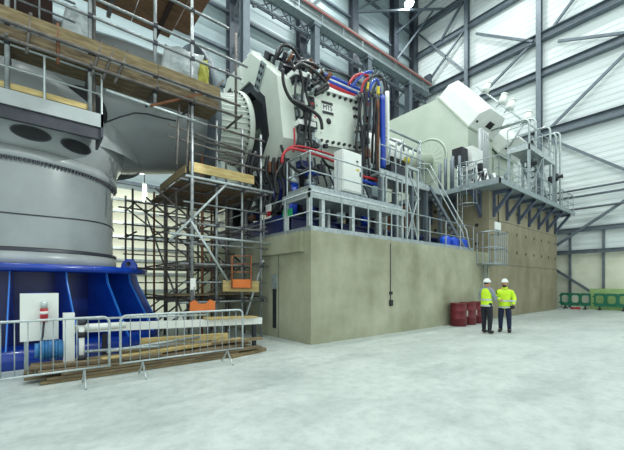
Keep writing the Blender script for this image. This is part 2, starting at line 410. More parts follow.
# ================================================================== CONCRETE PLINTHS
mb = MB().box((5.73, 7.12, 0), (16.5, 17, 3.11))
lo = thing('concrete_plinth', 'long low cast concrete plinth under the white hydraulic load machine', 'plinth', (5.73, 7.12, 0))
link('plinth_body', mb, 'conc', lo)
link('edge_beam', MB().box((5.60, 7.42, 2.55), (5.73, 9.6, 3.11)), 'conc', lo)
cv = link('slot_cover', MB().box((5.66, 8.78, 1.5), (5.73, 9.02, 1.95)), 'galv', lo)
link('cable_slot', MB().box((5.70, 8.83, .28), (5.732, 9.0, 1.5)), 'dark', lo)
link('formwork_joint', MB().bar((5.727, 8.7, 0), (5.727, 8.7, 2.55), .012), 'darksteel', lo)
link('conduit', T((9.12, 7.1, .95), (9.12, 7.1, 3.0), .014, 6), 'darksteel', lo)
link('conduit_box', MB().box((9.06, 7.05, .92), (9.19, 7.12, 1.12)), 'blackm', lo)
link('conduit_box', MB().box((9.07, 7.06, 1.3), (9.18, 7.12, 1.4)), 'blackm', lo)
hi = thing('concrete_plinth', 'tall square concrete plinth with rows of dark tie holes under the generator', 'plinth', (16.5, 7.12, 0))
link('plinth_body', MB().box((16.5, 7.12, 0), (26.4, 17, 6.1)), 'concd', hi)
pl = [((17.3+1.25*i, 7.118, z), Matrix.Rotation(pi/2, 3, 'X')) for z in (5.35, 4.25, 3.3) for i in range(8)]
pl += [((16.498, y, z), Matrix.Rotation(-pi/2, 3, 'Y')) for z in (5.5, 4.5, 3.6) for y in (7.7, 8.8, 9.9)]
inst('tie_hole', MB().lathe([(.0001, .002), (.085, .002), (.09, 0)], (0, 0, 0), n=12), 'dark', hi, pl)
link('pour_groove', MB().bar((17.45, 7.11, 4.0), (17.45, 7.11, 6.0), .06, .03), 'dark', hi)
for z in (2.6, 4.75): link('pour_joint', MB().bar((16.5, 7.118, z), (26.4, 7.118, z), .015, .02), 'darksteel', hi)

# ================================================================== TOWER STUB ON BLUE BASE (left)
C = (-.36, 12.0)
tw = thing('tower_section', 'large grey round tower stub standing on the blue base', 'tower section', (*C, 2.3))
link('shell', MB().lathe([(2.13, 2.07), (2.13, 4.42)], (*C, 0), n=96), 'grey', tw)
link('base_ring', MB().lathe([(2.13, 2.47), (2.21, 2.47), (2.23, 2.45), (2.23, 2.38)], (*C, 0), n=96), 'slate', tw)
link('bottom_band', MB().lathe([(2.13, 2.38), (2.22, 2.38), (2.22, 2.08), (2.13, 2.08)], (*C, 0), n=96), 'greyl', tw)
link('top_flange', MB().lathe([(2.13, 4.42), (2.24, 4.44), (2.24, 4.66), (2.05, 4.66)], (*C, 0), n=96), 'greyl', tw)
pl = []
for i in range(64):
    a = radians(-135+i*2.1)
    pl.append(((C[0]+2.185*cos(a), C[1]+2.185*sin(a), 4.36), None))
inst('flange_bolt', MB().lathe([(.0001, 0), (.025, 0), (.025, .08)], (0, 0, 0), n=6), 'slate', tw, pl)
link('hose_band', MB().path([(C[0]+2.145*cos(a), C[1]+2.145*sin(a), 3.25-.05*sin(3*a)) for a in [radians(-140+4*i) for i in range(44)]], .014, 6), 'slate', tw)

bs = thing('steel_foundation', 'blue flared steel base with radial gussets under the grey tower stub', 'foundation', (*C, 0))
link('top_plate', MB().lathe([(2.0, 2.07), (3.05, 2.07), (3.05, 1.92), (2.0, 1.92)], (*C, 0), n=72), 'blue', bs)
link('core', MB().lathe([(2.2, 1.92), (2.2, .3)], (*C, 0), n=72), 'navy', bs)  # navy on the core paints in the shade between the gussets
link('bottom_flange', MB().lathe([(2.2, .34), (3.42, .34), (3.42, 0), (2.2, 0)], (*C, 0), n=72), 'blue', bs)
for i in range(18):
    a = radians(-92+20*i); u = Vector((cos(a), sin(a), 0)); tv = Vector((-sin(a), cos(a), 0))*.035; o = Vector((*C, 0))
    g = link('gusset', MB().prism([o+u*2.2-tv/2+Vector((0, 0, 1.92)), o+u*2.72-tv/2+Vector((0, 0, 1.92)), o+u*2.76-tv/2+Vector((0, 0, 1.68)), o+u*3.38-tv/2+Vector((0, 0, .34)), o+u*2.2-tv/2+Vector((0, 0, .34))], tv), 'blue', bs)
    if -115 < -92+20*i < 10:
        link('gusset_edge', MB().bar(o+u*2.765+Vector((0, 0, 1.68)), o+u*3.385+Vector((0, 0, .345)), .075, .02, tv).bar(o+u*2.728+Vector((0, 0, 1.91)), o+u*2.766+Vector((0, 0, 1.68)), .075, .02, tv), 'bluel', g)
a = radians(-33); o = Vector((C[0]+2.75*cos(a), C[1]+2.75*sin(a), 2.07)); a = radians(-129); tv = Vector((-sin(a), cos(a), 0))
lug = MB().prism([o+tv*(-.22), o+tv*.22, o+tv*.2+Vector((0, 0, .14)), o+tv*.09+Vector((0, 0, .27)), o-tv*.09+Vector((0, 0, .27)), o-tv*.2+Vector((0, 0, .14))], Vector((cos(a), sin(a), 0))*-.08)
lg = link('lifting_lug', lug, 'blue', bs)
link('lug_hole', MB().lathe([(.0001, 0), (.06, 0), (.06, .01)], o+Vector((cos(a), sin(a), 0))*.004+Vector((0, 0, .14)), (cos(a), sin(a), 0), 14), 'dark', lg)

# ================================================================== NACELLE FRAME
AX = Vector((cos(radians(7.4)), 0, sin(radians(7.4)))); UP = Vector((-sin(radians(7.4)), 0, cos(radians(7.4)))); AO = Vector((6.0, 12, 7.6))
def LU(s, l, h): return AO+AX*s+Vector((0, -l, 0))+UP*h
nc = thing('nacelle_frame', 'huge grey barrel-shaped nacelle casting on top of the tower stub', 'nacelle', (*C, 4.66))
o = AO-AX*1.75
link('barrel', MB().lathe([(.4, -9), (1.78, -8.9), (1.85, -6), (1.95, -4), (1.92, -2.2), (1.80, -.8), (1.78, -.1)], o, AX, 72), 'grey', nc)
link('yaw_cone', MB().lathe([(2.1, 4.66), (2.18, 4.7), (2.5, 5.45), (2.3, 6.2), (1.75, 7.1)], (*C, 0), n=96), 'greyl', nc)
link('throat', MB().lathe([(1.9, 5.2), (1.75, 7)], (C[0]+1.0, C[1], 0), n=48), 'grey', nc)
for dg in (-84, -62, -106):
    a = radians(dg); rad = Vector((cos(a), sin(a), 0)); dv = (rad*.32+Vector((0, 0, .75))).normalized(); tv = Vector((-sin(a), cos(a), 0))
    c0 = Vector((*C, 0))+rad*2.30+Vector((0, 0, 4.98)); nrm = (rad*.75-Vector((0, 0, .32))).normalized()
    vs = [c0+nrm*.012+tv*.36*cos(2*pi*i/28)+dv*.15*sin(2*pi*i/28) for i in range(28)]
    vi = [c0+nrm*.014+tv*.32*cos(2*pi*i/28)+dv*.12*sin(2*pi*i/28) for i in range(28)]
    rim = link('hand_hole_rim', MB().add(vs+vi, [(i, (i+1) % 28, 28+(i+1) % 28, 28+i) for i in range(28)]), 'slate', nc)
    link('hand_hole', MB().add(vi, [list(range(28))]), 'dark', rim)
fl = MB().lathe([(1.7, -.2), (2.32, -.2), (2.34, -.17), (2.34, 0), (2.3, .03), (1.6, .03)], o, AX, 80)
rg = link('bearing_ring', fl, 'steel', nc)
pl = []
for i in range(48):
    t = 2*pi*i/48; e2 = AX.cross(UP)
    pl.append((o+AX*.05+(UP*cos(t)+e2*sin(t))*2.0, Matrix.Rotation(pi/2-radians(7.4), 3, 'Y')))
inst('ring_bolt', MB().lathe([(.05, 0), (.05, .07), (.0001, .07)], (0, 0, 0), n=6), 'slate', nc, pl)
link('inspection_port', MB().lathe([(.0001, .05), (.5, .05), (.56, 0)], Vector((.85, 10.27, 6.02)), (0.0, -.88, -.48), 32), 'dark', nc)
link('sensor_cable', MB().path([Vector(p) for p in [at(104, 123, y=10.05), at(120, 117, y=10.02), at(135, 113, y=10.03), at(148, 114, y=10.05), at(162, 118, y=10.08), at(176, 121, y=10.1)]], .02, 6), 'slate', nc)
link('sensor_box', MB().box((2.7, 10.0, 6.75), (2.83, 10.1, 6.88)), 'blackm', nc)

# white finned coupling
cp = thing('finned_coupling', 'white ribbed coupling hub between grey bearing ring and white load machine', 'coupling', (5.3, 12, 5.9))
link('hub_shell', MB().lathe([(.9, .1), (1.05, .2), (1.05, .9), (1.08, 1.35), (1.15, 1.6)], o, AX, 64), 'white', cp)
e2 = AX.cross(UP)
fins = []
for i in range(40):
    t = 2*pi*i/40; d = UP*cos(t)+e2*sin(t); tt = (-UP*sin(t)+e2*cos(t))*.03
    link('fin', MB().prism([o+AX*.15+d*.95-tt/2, o+AX*.25+d*1.16-tt/2, o+AX*1.0+d*1.16-tt/2, o+AX*1.55+d*1.25-tt/2, o+AX*1.55+d*1.0-tt/2, o+AX*.2+d*.9-tt/2], tt), 'whitep', cp)
link('end_flange', MB().lathe([(1.0, 1.56), (1.33, 1.56), (1.35, 1.6), (1.35, 1.74), (1.33, 1.78), (1.0, 1.78)], o, AX, 64), 'white', cp)
pl = []
for i in range(40):
    t = 2*pi*(i+.5)/40
    pl.append((o+AX*1.52+(UP*cos(t)+e2*sin(t))*1.29, Matrix.Rotation(pi/2-radians(7.4), 3, 'Y')))
inst('flange_bolt', MB().lathe([(.035, 0), (.035, .06)], (0, 0, 0), n=6).lathe([(.0001, 0), (.035, 0)], (0, 0, 0), n=6), 'blackm', cp, pl)

# ================================================================== LOAD MACHINE
ld_ = thing('load_machine', 'white octagonal hydraulic load machine bristling with black hoses', 'test machine', (8.4, 12, 3.11))
def octa(w, s, c=None):
    c = .414*w if c is None else c
    return [LU(s, *p) for p in ((w, -c), (w, c), (c, w), (-c, w), (-w, c), (-w, -c), (-c, -w), (c, -w))]
def octring(mb, wo, wi, s0, s1):
    A = [octa(wo, s0), octa(wo, s1), octa(wi, s0), octa(wi, s1)]
    vs = sum(A, [])
    for i in range(8):
        j = (i+1) % 8
        mb.add([A[0][i], A[0][j], A[2][j], A[2][i]], [(0, 1, 2, 3)]); mb.add([A[1][i], A[1][j], A[3][j], A[3][i]], [(3, 2, 1, 0)])
        mb.add([A[0][i], A[0][j], A[1][j], A[1][i]], [(3, 2, 1, 0)]); mb.add([A[2][i], A[2][j], A[3][j], A[3][i]], [(0, 1, 2, 3)])
    return mb
link('front_frame', octring(MB(), 2.45, 1.62, .35, .95), 'white', ld_)
link('dark_throat', octring(MB(), 1.62, 1.3, .42, .9), 'slate', ld_)
link('load_disc', MB().lathe([(1.55, .6), (1.55, .95), (.2, .95)], AO, AX, 48), 'slate', ld_)
link('body', octring(MB(), 2.28, 1.3, .95, 4.3), 'white', ld_)
link('rear_frame', octring(MB(), 2.42, 1.3, 4.3, 4.75), 'white', ld_)
# perforated plate on the chamfer of the front frame
pc = LU(.33, 1.46, 1.42)
R45 = Matrix.Rotation(radians(-7.4), 3, 'Y')
def fbox(name, c, dims, rx, m, parent):      # box in the tilted machine frame, turned rx about the axis
    R = R45 @ Matrix.Rotation(rx, 3, 'X'); c = Vector(c); d = Vector(dims)/2
    return link(name, MB().box(c-d, c+d, R, c), m, parent)
pp = fbox('perforated_plate', pc, (.05, .34, .95), radians(45), 'gratg', ld_)
for i in range(4):
    for j in (-.1, .1):
        q = pc+(R45 @ Matrix.Rotation(radians(45), 3, 'X')) @ Vector((-.03, j*.8, -.34+i*.225))
        link('plate_hole', MB().lathe([(.0001, .004), (.06, .004), (.065, 0)], q, -AX, 10), 'dark', pp)
for lx, hh in ((-1.3, 1.95), (0.2, 2.1)):
    fbox('frame_rib', LU(.33, lx, hh-.05), (.05, .06, .6), 0, 'whitep', ld_)
fbox('lifting_block', LU(.65, .75, 2.52), (.4, .35, .22), 0, 'whitep', ld_)
# bolted front plate with the maker's plate
plt = fbox('bolted_plate', LU(2.95, 2.36, 0), (2.7, .16, 2.05), 0, 'white', ld_)
fbox('plate_flange', LU(2.95, 2.40, 1.0), (2.8, .3, .12), 0, 'whitep', ld_)
nx = []
for i in range(9): nx.append((-1.2+.3*i, .88)); nx.append((-1.2+.3*i, -.9))
for i in range(5): nx.append((1.22, .62-.31*i))
RB = R45 @ Matrix.Rotation(pi/2, 3, 'X')
inst('plate_bolt', MB().lathe([(.055, 0), (.055, .09), (.0001, .09)], (0, 0, 0), n=8), 'blackm', ld_, [(LU(2.95+a, 2.44, b), RB) for a, b in nx])
inst('plate_bolt', MB().lathe([(.055, 0), (.055, .09), (.0001, .09)], (0, 0, 0), n=8), 'blackm', ld_, [(LU(2.95+1.05, 2.44, b), RB) for b in (.62, .31, -.31, -.62)])
link('port', MB().lathe([(.11, 0), (.11, .03), (.0001, .03)], LU(2.55, 2.44, -.12), (0, -1, 0), 20), 'blackm', ld_)
lp = fbox('maker_plate', LU(2.55, 2.45, .36), (.56, .02, .46), 0, 'whitep', ld_)
fbox('maker_plate_bar', LU(2.55, 2.462, .54), (.56, .012, .1), 0, 'blackm', lp)
fbox('maker_plate_bar', LU(2.55, 2.462, .18), (.56, .012, .1), 0, 'blackm', lp)
tc = bpy.data.curves.new('lettering', 'FONT'); tc.body = 'MTS'; tc.size = .26; tc.align_x = 'CENTER'; tc.align_y = 'CENTER'; tc.extrude = .004
to = bpy.data.objects.new('lettering', tc); COL.objects.link(to); bpy.context.view_layer.update()
tme = bpy.data.meshes.new_from_object(to.evaluated_get(bpy.context.evaluated_depsgraph_get()))
bpy.data.objects.remove(to); to = bpy.data.objects.new('lettering', tme); COL.objects.link(to); tme.materials.clear(); tme.materials.append(M['blackm'])
to.parent = lp; to.location = LU(2.55, 2.468, .36)-Vector(ROOTS[lp.name]); to.rotation_euler = (R45 @ Matrix.Rotation(pi/2, 3, 'X')).to_euler()
# brackets and stubs round the front frame
for l, h, rx in ((2.42, 1.15, 0), (2.42, -.5, 0)):
    b_ = fbox('clamp_bracket', LU(1.25, l+.12, h), (.75, .42, .16), 0, 'whitep', ld_)
    fbox('bracket_pad', LU(1.25, l+.14, h-.17), (.6, .34, .16), 0, 'blackm', b_)
# pedestals and steel skid
for s in (.65, 4.5):
    for l in (-1.9, 1.7):
        c = LU(s, l, -1.6)
        link('pedestal', MB().box((c.x-.25, c.y-.25, 3.85), (c.x+.25, c.y+.25, c.z+.2)), 'blackm', ld_)
link('cradle', MB().box((6.3, 10.2, 4.9), (10.6, 13.8, 5.2)), 'slate', ld_)
sk = thing('steel_skid', 'dark blue girder frame bolted along the top of the low plinth', 'girder frame', (6.2, 9.2, 3.11))
for y in (9.0, 14.2): link('long_girder', MB().ibeam((6.1, y, 3.48), (16.2, y, 3.48), .35, .74, .05), 'navy', sk)
for x in (6.3, 8.6, 11.0, 13.5, 15.8): link('cross_girder', MB().ibeam((x, 8.8, 3.48), (x, 14.4, 3.48), .35, .7, .05), 'navy', sk)
link('end_plate', MB().box((6.02, 8.75, 3.11), (6.1, 14.4, 3.86)), 'navy', sk)
# manifold clutter on the front chamfer
rnd = random.Random(3)
for i in range(60):
    s = .9+rnd.random()*1.9; k = rnd.random()
    l = 2.35-1.45*k+.15; h = 1.0+1.4*k+.15
    d = (.08+rnd.random()*.24, .1+rnd.random()*.2, .08+rnd.random()*.24)
    m = rnd.choice(['blackm', 'slate', 'galv', 'galv', 'gratg', 'white', 'slate', 'dark'])
    b_ = fbox('valve_block', LU(s, l, h), d, radians(45), m, ld_)
    if i % 3 == 0:
        link('fitting', MB().tube(LU(s, l+.1, h+.1), LU(s+.1, l+.32, h+.3), .05, 8), rnd.choice(['galv', 'blackm', 'rust']), b_)
for i in range(5):
    link('solenoid', MB().tube(LU(1.0+.32*i, 1.5, 2.0), LU(1.0+.32*i, 1.85, 2.35), .09, 10), 'blackm', ld_)
for a, b in (((2.7, 2.3), (-.1, 0)), ((2.95, 2.3), (-.1, 0))):
    pass
def hose(pts, r=.045, m='black', y=8.95, name='hose', dy=None, parent=None):
    P3 = [at(u, v, y=y+(dy[i] if dy else 0)) for i, (u, v) in enumerate(pts)]
    out = []
    n = len(P3)
    for i in range(n-1):
        p0 = P3[max(i-1, 0)]; p1 = P3[i]; p2 = P3[i+1]; p3 = P3[min(i+2, n-1)]
        for k in range(4):
            t = k/4
            out.append(.5*((2*p1)+(p2-p0)*t+(2*p0-5*p1+4*p2-p3)*t*t+(3*p1-p0-3*p2+p3)*t*t*t))
    out.append(P3[-1])
    return link(name, MB().path(out, r, 7), m, parent or ld_)
hose([(277, 55), (281, 46.5), (287, 45.5), (293.7, 49.6), (299, 57.6), (304, 66)], .055, y=10.0)
hose([(283, 69), (283, 80), (286, 91), (292, 101), (300, 106.5), (308, 111)], .055, y=9.1)
hose([(293.7, 70), (300, 64), (311, 69), (321, 77), (328, 86.5), (324, 90), (315, 95)], .06, y=9.2)
hose([(295, 63), (304, 62), (314.5, 65), (321.7, 72), (327, 82)], .06, y=9.5)
hose([(291, 100), (304, 106), (317, 114.6), (321, 121), (322, 129)], .06, y=9.0)
hose([(300, 70), (303, 85), (302, 100), (306, 125), (303, 148)], .05, y=9.2)
hose([(309, 75), (306, 92), (311, 110), (309, 130), (313, 150)], .045, y=9.2)
hose([(297, 75), (295, 95), (300, 120), (297, 145)], .04, m='slate', y=9.3)
hose([(290, 60), (296, 72), (305, 77), (314, 88)], .045, y=9.6)
hose([(227, 70), (228, 76), (236, 77), (246, 70), (262, 66)], .06, y=13.0)
hose([(232, 79), (240, 70), (252, 65), (268, 63)], .06, y=12.9)
hose([(222, 105), (228, 93), (236, 84), (236, 76)], .06, y=12.8)
hose([(312, 86), (320, 80)], .07, y=9.25); hose([(316, 92), (326, 84)], .07, y=9.2)
# side manifold between the front frame and the bolted plate
for i in range(46):
    s = 1.05+rnd.random()*.75; h = -1.3+rnd.random()*2.4
    fbox('valve_block', LU(s, 2.4+rnd.random()*.15, h), (.1+rnd.random()*.2, .15+rnd.random()*.2, .12+rnd.random()*.3), 0, rnd.choice(['blackm', 'slate', 'galv', 'gratg', 'white']), ld_)
hose([(294, 128), (294.5, 142), (293, 152)], .03, m='red', y=9.1, name='red_pipe')
hose([(282, 163), (283, 155), (289, 149), (300, 150), (320, 156), (338, 163)], .045, m='red', y=8.9, name='red_pipe')
hose([(282, 160), (285, 152), (292, 146.5), (304, 147), (326, 153), (340, 158)], .035, m='red', y=9.0, name='red_pipe')
# long hoses along the top edge
for k, (m, v) in enumerate((('pipeb', 0), ('whitep', 3), ('pipeb', 5.5), ('red', 8.5))):
    hose([(322+k, 74+v), (333, 78+v), (350, 85.5+v), (364, 92+v), (368, 97+v)], .07 if m != 'whitep' else .05, m=m, y=9.8, name=m.replace('pipeb', 'blue')+'_supply_hose' if m != 'whitep' else 'white_supply_hose')
hose([(326, 70), (340, 73), (352, 78), (360, 84)], .04, y=10.2)
# hose tree at the right-hand end
for k in range(13):
    u = 357+k*1.9; top = 88+abs(k-5)*1.2+rnd.random()*4; bot = 150+rnd.random()*38
    hose([(u+rnd.random()*2, top), (u+rnd.uniform(-2, 2), top+22), (u+rnd.uniform(-3, 3), top+48), (u+rnd.uniform(-2, 2), bot)], .035+rnd.random()*.02, m=rnd.choice(['black', 'black', 'black', 'slate', 'blackm']), y=9.0+rnd.random()*.4)
for k in range(16):
    p = at(356+rnd.random()*22, 95+rnd.random()*88, y=9.25)
    fbox('valve_block', p, (.1+rnd.random()*.2, .2, .1+rnd.random()*.3), 0, rnd.choice(['blackm', 'galv', 'slate', 'gratg', 'rust']), ld_)
for pts, m, r in (([(349, 84), (354, 77), (361, 74), (368, 76)], 'red', .055), ([(352, 87), (358, 79), (365, 73), (372, 72)], 'pipeb', .055), ([(364, 96), (366, 85), (372, 77), (380, 76), (386, 84), (388, 98)], 'black', .05),
                  ([(361, 96), (363, 84), (368, 78)], 'red', .05), ([(372, 96), (376, 84), (383, 79), (388, 90)], 'black', .05), ([(367, 91), (367.5, 83)], 'yellow', .07), ([(378, 95), (378.5, 87)], 'yellow', .07),
                  ([(369, 97), (371, 85), (377, 80), (380, 92)], 'pipeb', .06), ([(382, 100), (385, 88), (382, 78), (378, 74)], 'slate', .06)):
    hose(pts, r, m=m, y=9.3, name={'pipeb': 'blue', 'slate': 'grey'}.get(m, m)+'_hose')
hose([(382.5, 96), (382.8, 130), (383, 168)], .11, m='pipeb', y=9.0, name='blue_riser_pipe')
hose([(378, 100), (378, 130), (378, 170)], .07, m='rust', y=9.1, name='brown_riser_pipe')
hose([(387, 92), (387.3, 130), (387.5, 165)], .10, m='whitep', y=9.2, name='white_riser_pipe')
# actuators under the machine
for x, y in ((6.75, 9.4), (7.35, 9.2), (8.5, 9.3), (9.6, 9.3), (10.3, 9.3)):
    ac = link('actuator_body', MB().tube((x, y, 4.0), (x+.1, y+.1, 5.2), .17, 16), 'pipeb' if x < 7.6 or x > 10 else 'slate', ld_)
    link('actuator_rod', MB().tube((x+.1, y+.1, 5.2), (x+.15, y+.2, 5.9), .08, 12), 'galvl', ac)
    link('actuator_collar', MB().tube((x+.09, y+.09, 5.08), (x+.11, y+.11, 5.28), .22, 16), 'galv', ac)
for i in range(20):
    x = 6.2+rnd.random()*4.4; z = 4.0+rnd.random()*1.9
    fbox('pump_block', (x, 9.3+rnd.random()*.5, z), (.2+rnd.random()*.35, .3, .15+rnd.random()*.35), 0, rnd.choice(['blackm', 'slate', 'galv', 'navy', 'pipeb', 'greyl']), ld_)
hose([(290, 165), (300, 172), (312, 168), (325, 176)], .05, y=8.9); hose([(322, 158), (328, 166), (338, 168), (345, 160)], .05, y=8.9)
hose([(361, 176), (370, 178), (380, 181)], .05, m='red', y=9.0, name='red_pipe'); hose([(361, 180), (370, 183), (382, 186)], .06, m='pipeb', y=9.0, name='blue_pipe')
hose([(277, 195), (275, 178), (284, 160), (281, 145)], .05, y=9.3); hose([(310, 212), (318, 216), (324, 212), (327, 204)], .04, y=8.8)

for i in range(26):
    l = rnd.uniform(-.6, 2.2); h = rnd.uniform(-3.4, -1.7)
    fbox('pump_block', LU(rnd.uniform(.0, .5), l, h), (.12+rnd.random()*.3, .12+rnd.random()*.3, .1+rnd.random()*.3), 0, rnd.choice(['blackm', 'dark', 'slate', 'rust', 'galv', 'navy']), ld_)
for k in range(7):
    u = 250+k*6
    hose([(u, 150+k*2), (u-6+rnd.random()*8, 172), (u+4, 190), (u-3+rnd.random()*6, 212)], .04+rnd.random()*.03, m=rnd.choice(['black', 'black', 'slate']), y=9.9-.1*k)
for k in range(9):
    u = 300+k*7; v = 152+k*2.2
    hose([(u, v+rnd.random()*6), (u+3, v+14), (u+9, v+18), (u+10+rnd.random()*4, v+30)], .035, m=rnd.choice(['black', 'slate', 'black']), y=8.95)
for i in range(30):
    fbox('fitting', LU(.9+rnd.random()*1.3, 2.5+rnd.random()*.12, rnd.uniform(-1.4, 1.1)), (.06+rnd.random()*.1,)*3, rnd.random(), rnd.choice(['blackm', 'galvl', 'white', 'red', 'galv']), ld_)
# ================================================================== PLATFORMS BY THE MACHINE
pf = thing('mezzanine_platform', 'grey steel walkway deck in front of the white load machine, halfway up', 'platform', (5.95, 7.45, 3.11))
link('deck', MB().box((5.95, 7.45, 4.22), (10.3, 8.75, 4.32)), 'gratg', pf)
link('edge_channel', MB().box((5.9, 7.4, 4.1), (10.35, 7.47, 4.34)).box((5.9, 7.4, 4.1), (5.97, 8.75, 4.34)), 'galvl', pf)
for x in (5.98, 6.45, 7.7, 9.0, 10.25): link('leg', MB().bar((x, 7.5, 3.11), (x, 7.5, 4.2), .12), 'galvl', pf)
for x in (5.98, 7.7, 10.25): link('leg', MB().bar((x, 8.65, 3.11), (x, 8.65, 4.2), .12), 'galvl', pf)
railing('handrail', 'galvanised handrail round the walkway in front of the load machine', [(5.98, 8.6, 4.32), (5.98, 7.47, 4.32), (10.25, 7.47, 4.32)], step=1.05)
railing('handrail', 'lower galvanised handrail along the top edge of the low plinth', [(5.83, 13.5, 3.11), (5.83, 7.24, 3.11), (15.2, 7.24, 3.11)], step=1.15)
# small signs on the plinth handrail
def sign(lab, u, v, w, h, cols, y=None, x=None, cat='sign', name='sign'):
    c = at(u, v, x=x, y=y)
    t = thing(name, lab, cat, c)
    if x is not None: box = lambda dz0, dz1, dd: MB().box((c.x-.012-dd, c.y-w/2, c.z+dz0), (c.x+.012, c.y+w/2, c.z+dz1))
    else: box = lambda dz0, dz1, dd: MB().box((c.x-w/2, c.y-.012-dd, c.z+dz0), (c.x+w/2, c.y+.012, c.z+dz1))
    link('sign_board', box(-h/2, h/2, 0), cols[0], t)
    if len(cols) > 1: link('sign_panel', box(-h*.42, -h*.05, .004), cols[1], t)
    return t
sign('small white and red notice on the plinth handrail', 268.5, 211, .3, .42, ('whitep', 'red'), x=5.79)
sign('small green notice behind the plinth handrail corner', 287.5, 213, .5, .22, ('signg',), x=6.0)
# control cabinet
cb = thing('control_cabinet', 'white control cabinet standing on the walkway by the load machine', 'cabinet', (7.75, 8.1, 4.32))
link('cabinet_body', MB().box((7.72, 7.95, 4.72), (8.62, 8.35, 6.08)), 'whitep', cb)
dr = link('door', MB().box((7.75, 7.92, 4.76), (8.59, 7.95, 6.04)), 'whitep', cb)
link('door_handle', MB().box((8.5, 7.9, 5.3), (8.54, 7.92, 5.45)), 'blackm', dr)
for z in (5.75, 5.62): link('indicator', MB().box((8.34, 7.905, z), (8.42, 7.92, z+.06)), 'blackm', dr)
link('indicator', MB().box((8.34, 7.905, 5.47), (8.46, 7.92, 5.53)), 'yellow', dr)
for x in (7.78, 8.52): link('leg', MB().bar((x, 8.15, 4.32), (x, 8.15, 4.72), .06), 'galv', cb)

wk = thing('upper_walkway', 'raised steel walkway leading from the load machine to the generator plinth', 'walkway', (10.6, 8.7, 3.11))
link('deck', MB().box((10.5, 8.72, 6.0), (15.6, 9.8, 6.1)), 'gratg', wk)
link('edge_channel', MB().box((10.5, 8.66, 5.9), (15.6, 8.72, 6.16)), 'galvl', wk)
for x in (10.6, 11.6, 12.7, 13.8, 15.0): link('leg', MB().bar((x, 8.75, 3.11), (x, 8.75, 5.95), .15), 'steel', wk)
for x in (10.6, 12.7, 15.0): link('leg', MB().bar((x, 9.7, 3.11), (x, 9.7, 5.95), .15), 'steel', wk)
for x in (12.1, 13.2, 14.4): link('pipe_duct', MB().box((x, 10.2, 3.11), (x+.35, 10.6, 5.6)), 'rust' if x > 13 else 'slate', wk)
railing('handrail', 'handrail along the raised walkway left of the steep stair', [(10.5, 8.72, 6.1), (13.6, 8.72, 6.1)], step=1.0)
tw2 = thing('braced_frame', 'galvanised braced access frame at the right end of the lower walkway', 'frame', (10.4, 7.4, 3.11))
for x, y in ((10.5, 7.45), (11.2, 7.45), (10.5, 8.4), (11.2, 8.4)): link('post', MB().bar((x, y, 3.11), (x, y, 6.0), .07), 'galvl', tw2)
link('brace', MB().bar((10.5, 7.45, 3.3), (11.2, 7.45, 4.9), .04).bar((11.2, 7.45, 3.3), (10.5, 7.45, 4.9), .04), 'galvl', tw2)
link('brace', MB().bar((11.2, 7.45, 4.9), (10.5, 7.45, 6.0), .04), 'galvl', tw2)
link('beam', MB().bar((10.5, 7.45, 5.95), (11.2, 7.45, 5.95), .1), 'galvl', tw2)
# steep stair
sr = thing('steep_stair', 'steep steel stair with bright handrails rising to the raised walkway', 'stair', (15.0, 7.55, 3.11))
b0 = Vector((14.9, 7.5, 3.11)); t0 = Vector((13.9, 8.7, 6.1)); sd = Vector((.75, .65, 0)).normalized()*.62
for k in (-.5, .5): link('stringer', MB().bar(b0+sd*k, t0+sd*k, .04, .09), 'steel', sr)
for k in (-.5, .5):
    link('handrail', MB().path([b0+sd*k+Vector((.1, -.1, .1)), b0+sd*k+Vector((0, 0, .9)), t0+sd*k+Vector((0, 0, .95)), t0+sd*k+Vector((-.35, .4, 1.0))], .03, 8), 'galvl', sr)
for i in range(13):
    c = b0.lerp(t0, (i+.6)/13.5); link('tread', MB().bar(c-sd*.5, c+sd*.5, .16, .025), 'steel', sr)
# blue bundles
for i, (u, lab) in enumerate(((445, 'leftmost blue plastic bundle on the low plinth behind the handrail'), (453.5, 'middle blue plastic bundle on the low plinth behind the handrail'), (461, 'rightmost blue plastic bundle beside the foot of the steep stair'))):
    c = at(u, 245, y=7.75); r = .2
    mb = MB().lathe([(.0001, -.3), (.2, -.28), (.27, -.1), (.24, .05), (.26, .2), (.12, .3), (.0001, .31)], (c.x, c.y, 3.42), n=14)
    mb.v = [(x+.03*sin(9*z+5*y+i), y+.03*sin(11*x), z+.02*sin(12*x)) for x, y, z in mb.v]
    single('plastic_bundle', mb, 'tarp', lab, 'bundle', (c.x, c.y, 3.11), 'blue bundles')
#PART3
# ================================================================== GENERATOR ON THE TALL PLINTH
gn = thing('generator_housing', 'large pale white generator housing with sloping shoulder on the tall plinth', 'generator', (19, 9.4, 6.1))
prof = [(19, 9.37, 6.9), (19, 9.37, 10.6), (19, 11.2, 13.0), (19, 15.2, 13.0), (19, 15.2, 6.9)]
link('casing', MB().prism(prof, (3.1, 0, 0)), 'whiteg', gn)
cc = Vector((18.99, 12.0, 9.35))
rf = link('bearing_cover', MB().lathe([(1.27, .0), (1.27, .015), (1.36, .03), (1.40, .02), (1.40, 0)], cc, (-1, 0, 0), 56).lathe([(.0001, .02), (1.25, .02)], cc, (-1, 0, 0), 56), 'whiteg', gn)
for i in range(20):
    t = 2*pi*i/20; d = Vector((0, cos(t), sin(t)))
    link('cover_rib', MB().bar(cc+d*.62+Vector((-.02, 0, 0)), cc+d*1.12+Vector((-.015, 0, 0)), .05, .03, (1, 0, 0)), 'whiteg', rf)
link('shaft_cover', MB().lathe([(.3, -.6), (.92, -.58), (.95, -.5), (.95, 2.3), (.85, 2.5), (.3, 2.5)], Vector((13.4, 12, 8.56)), AX, 36), 'whitep', gn)
link('shaft', MB().tube((15.4, 12, 8.8), (19, 12, 9.35), .5, 24), 'whiteg', gn)
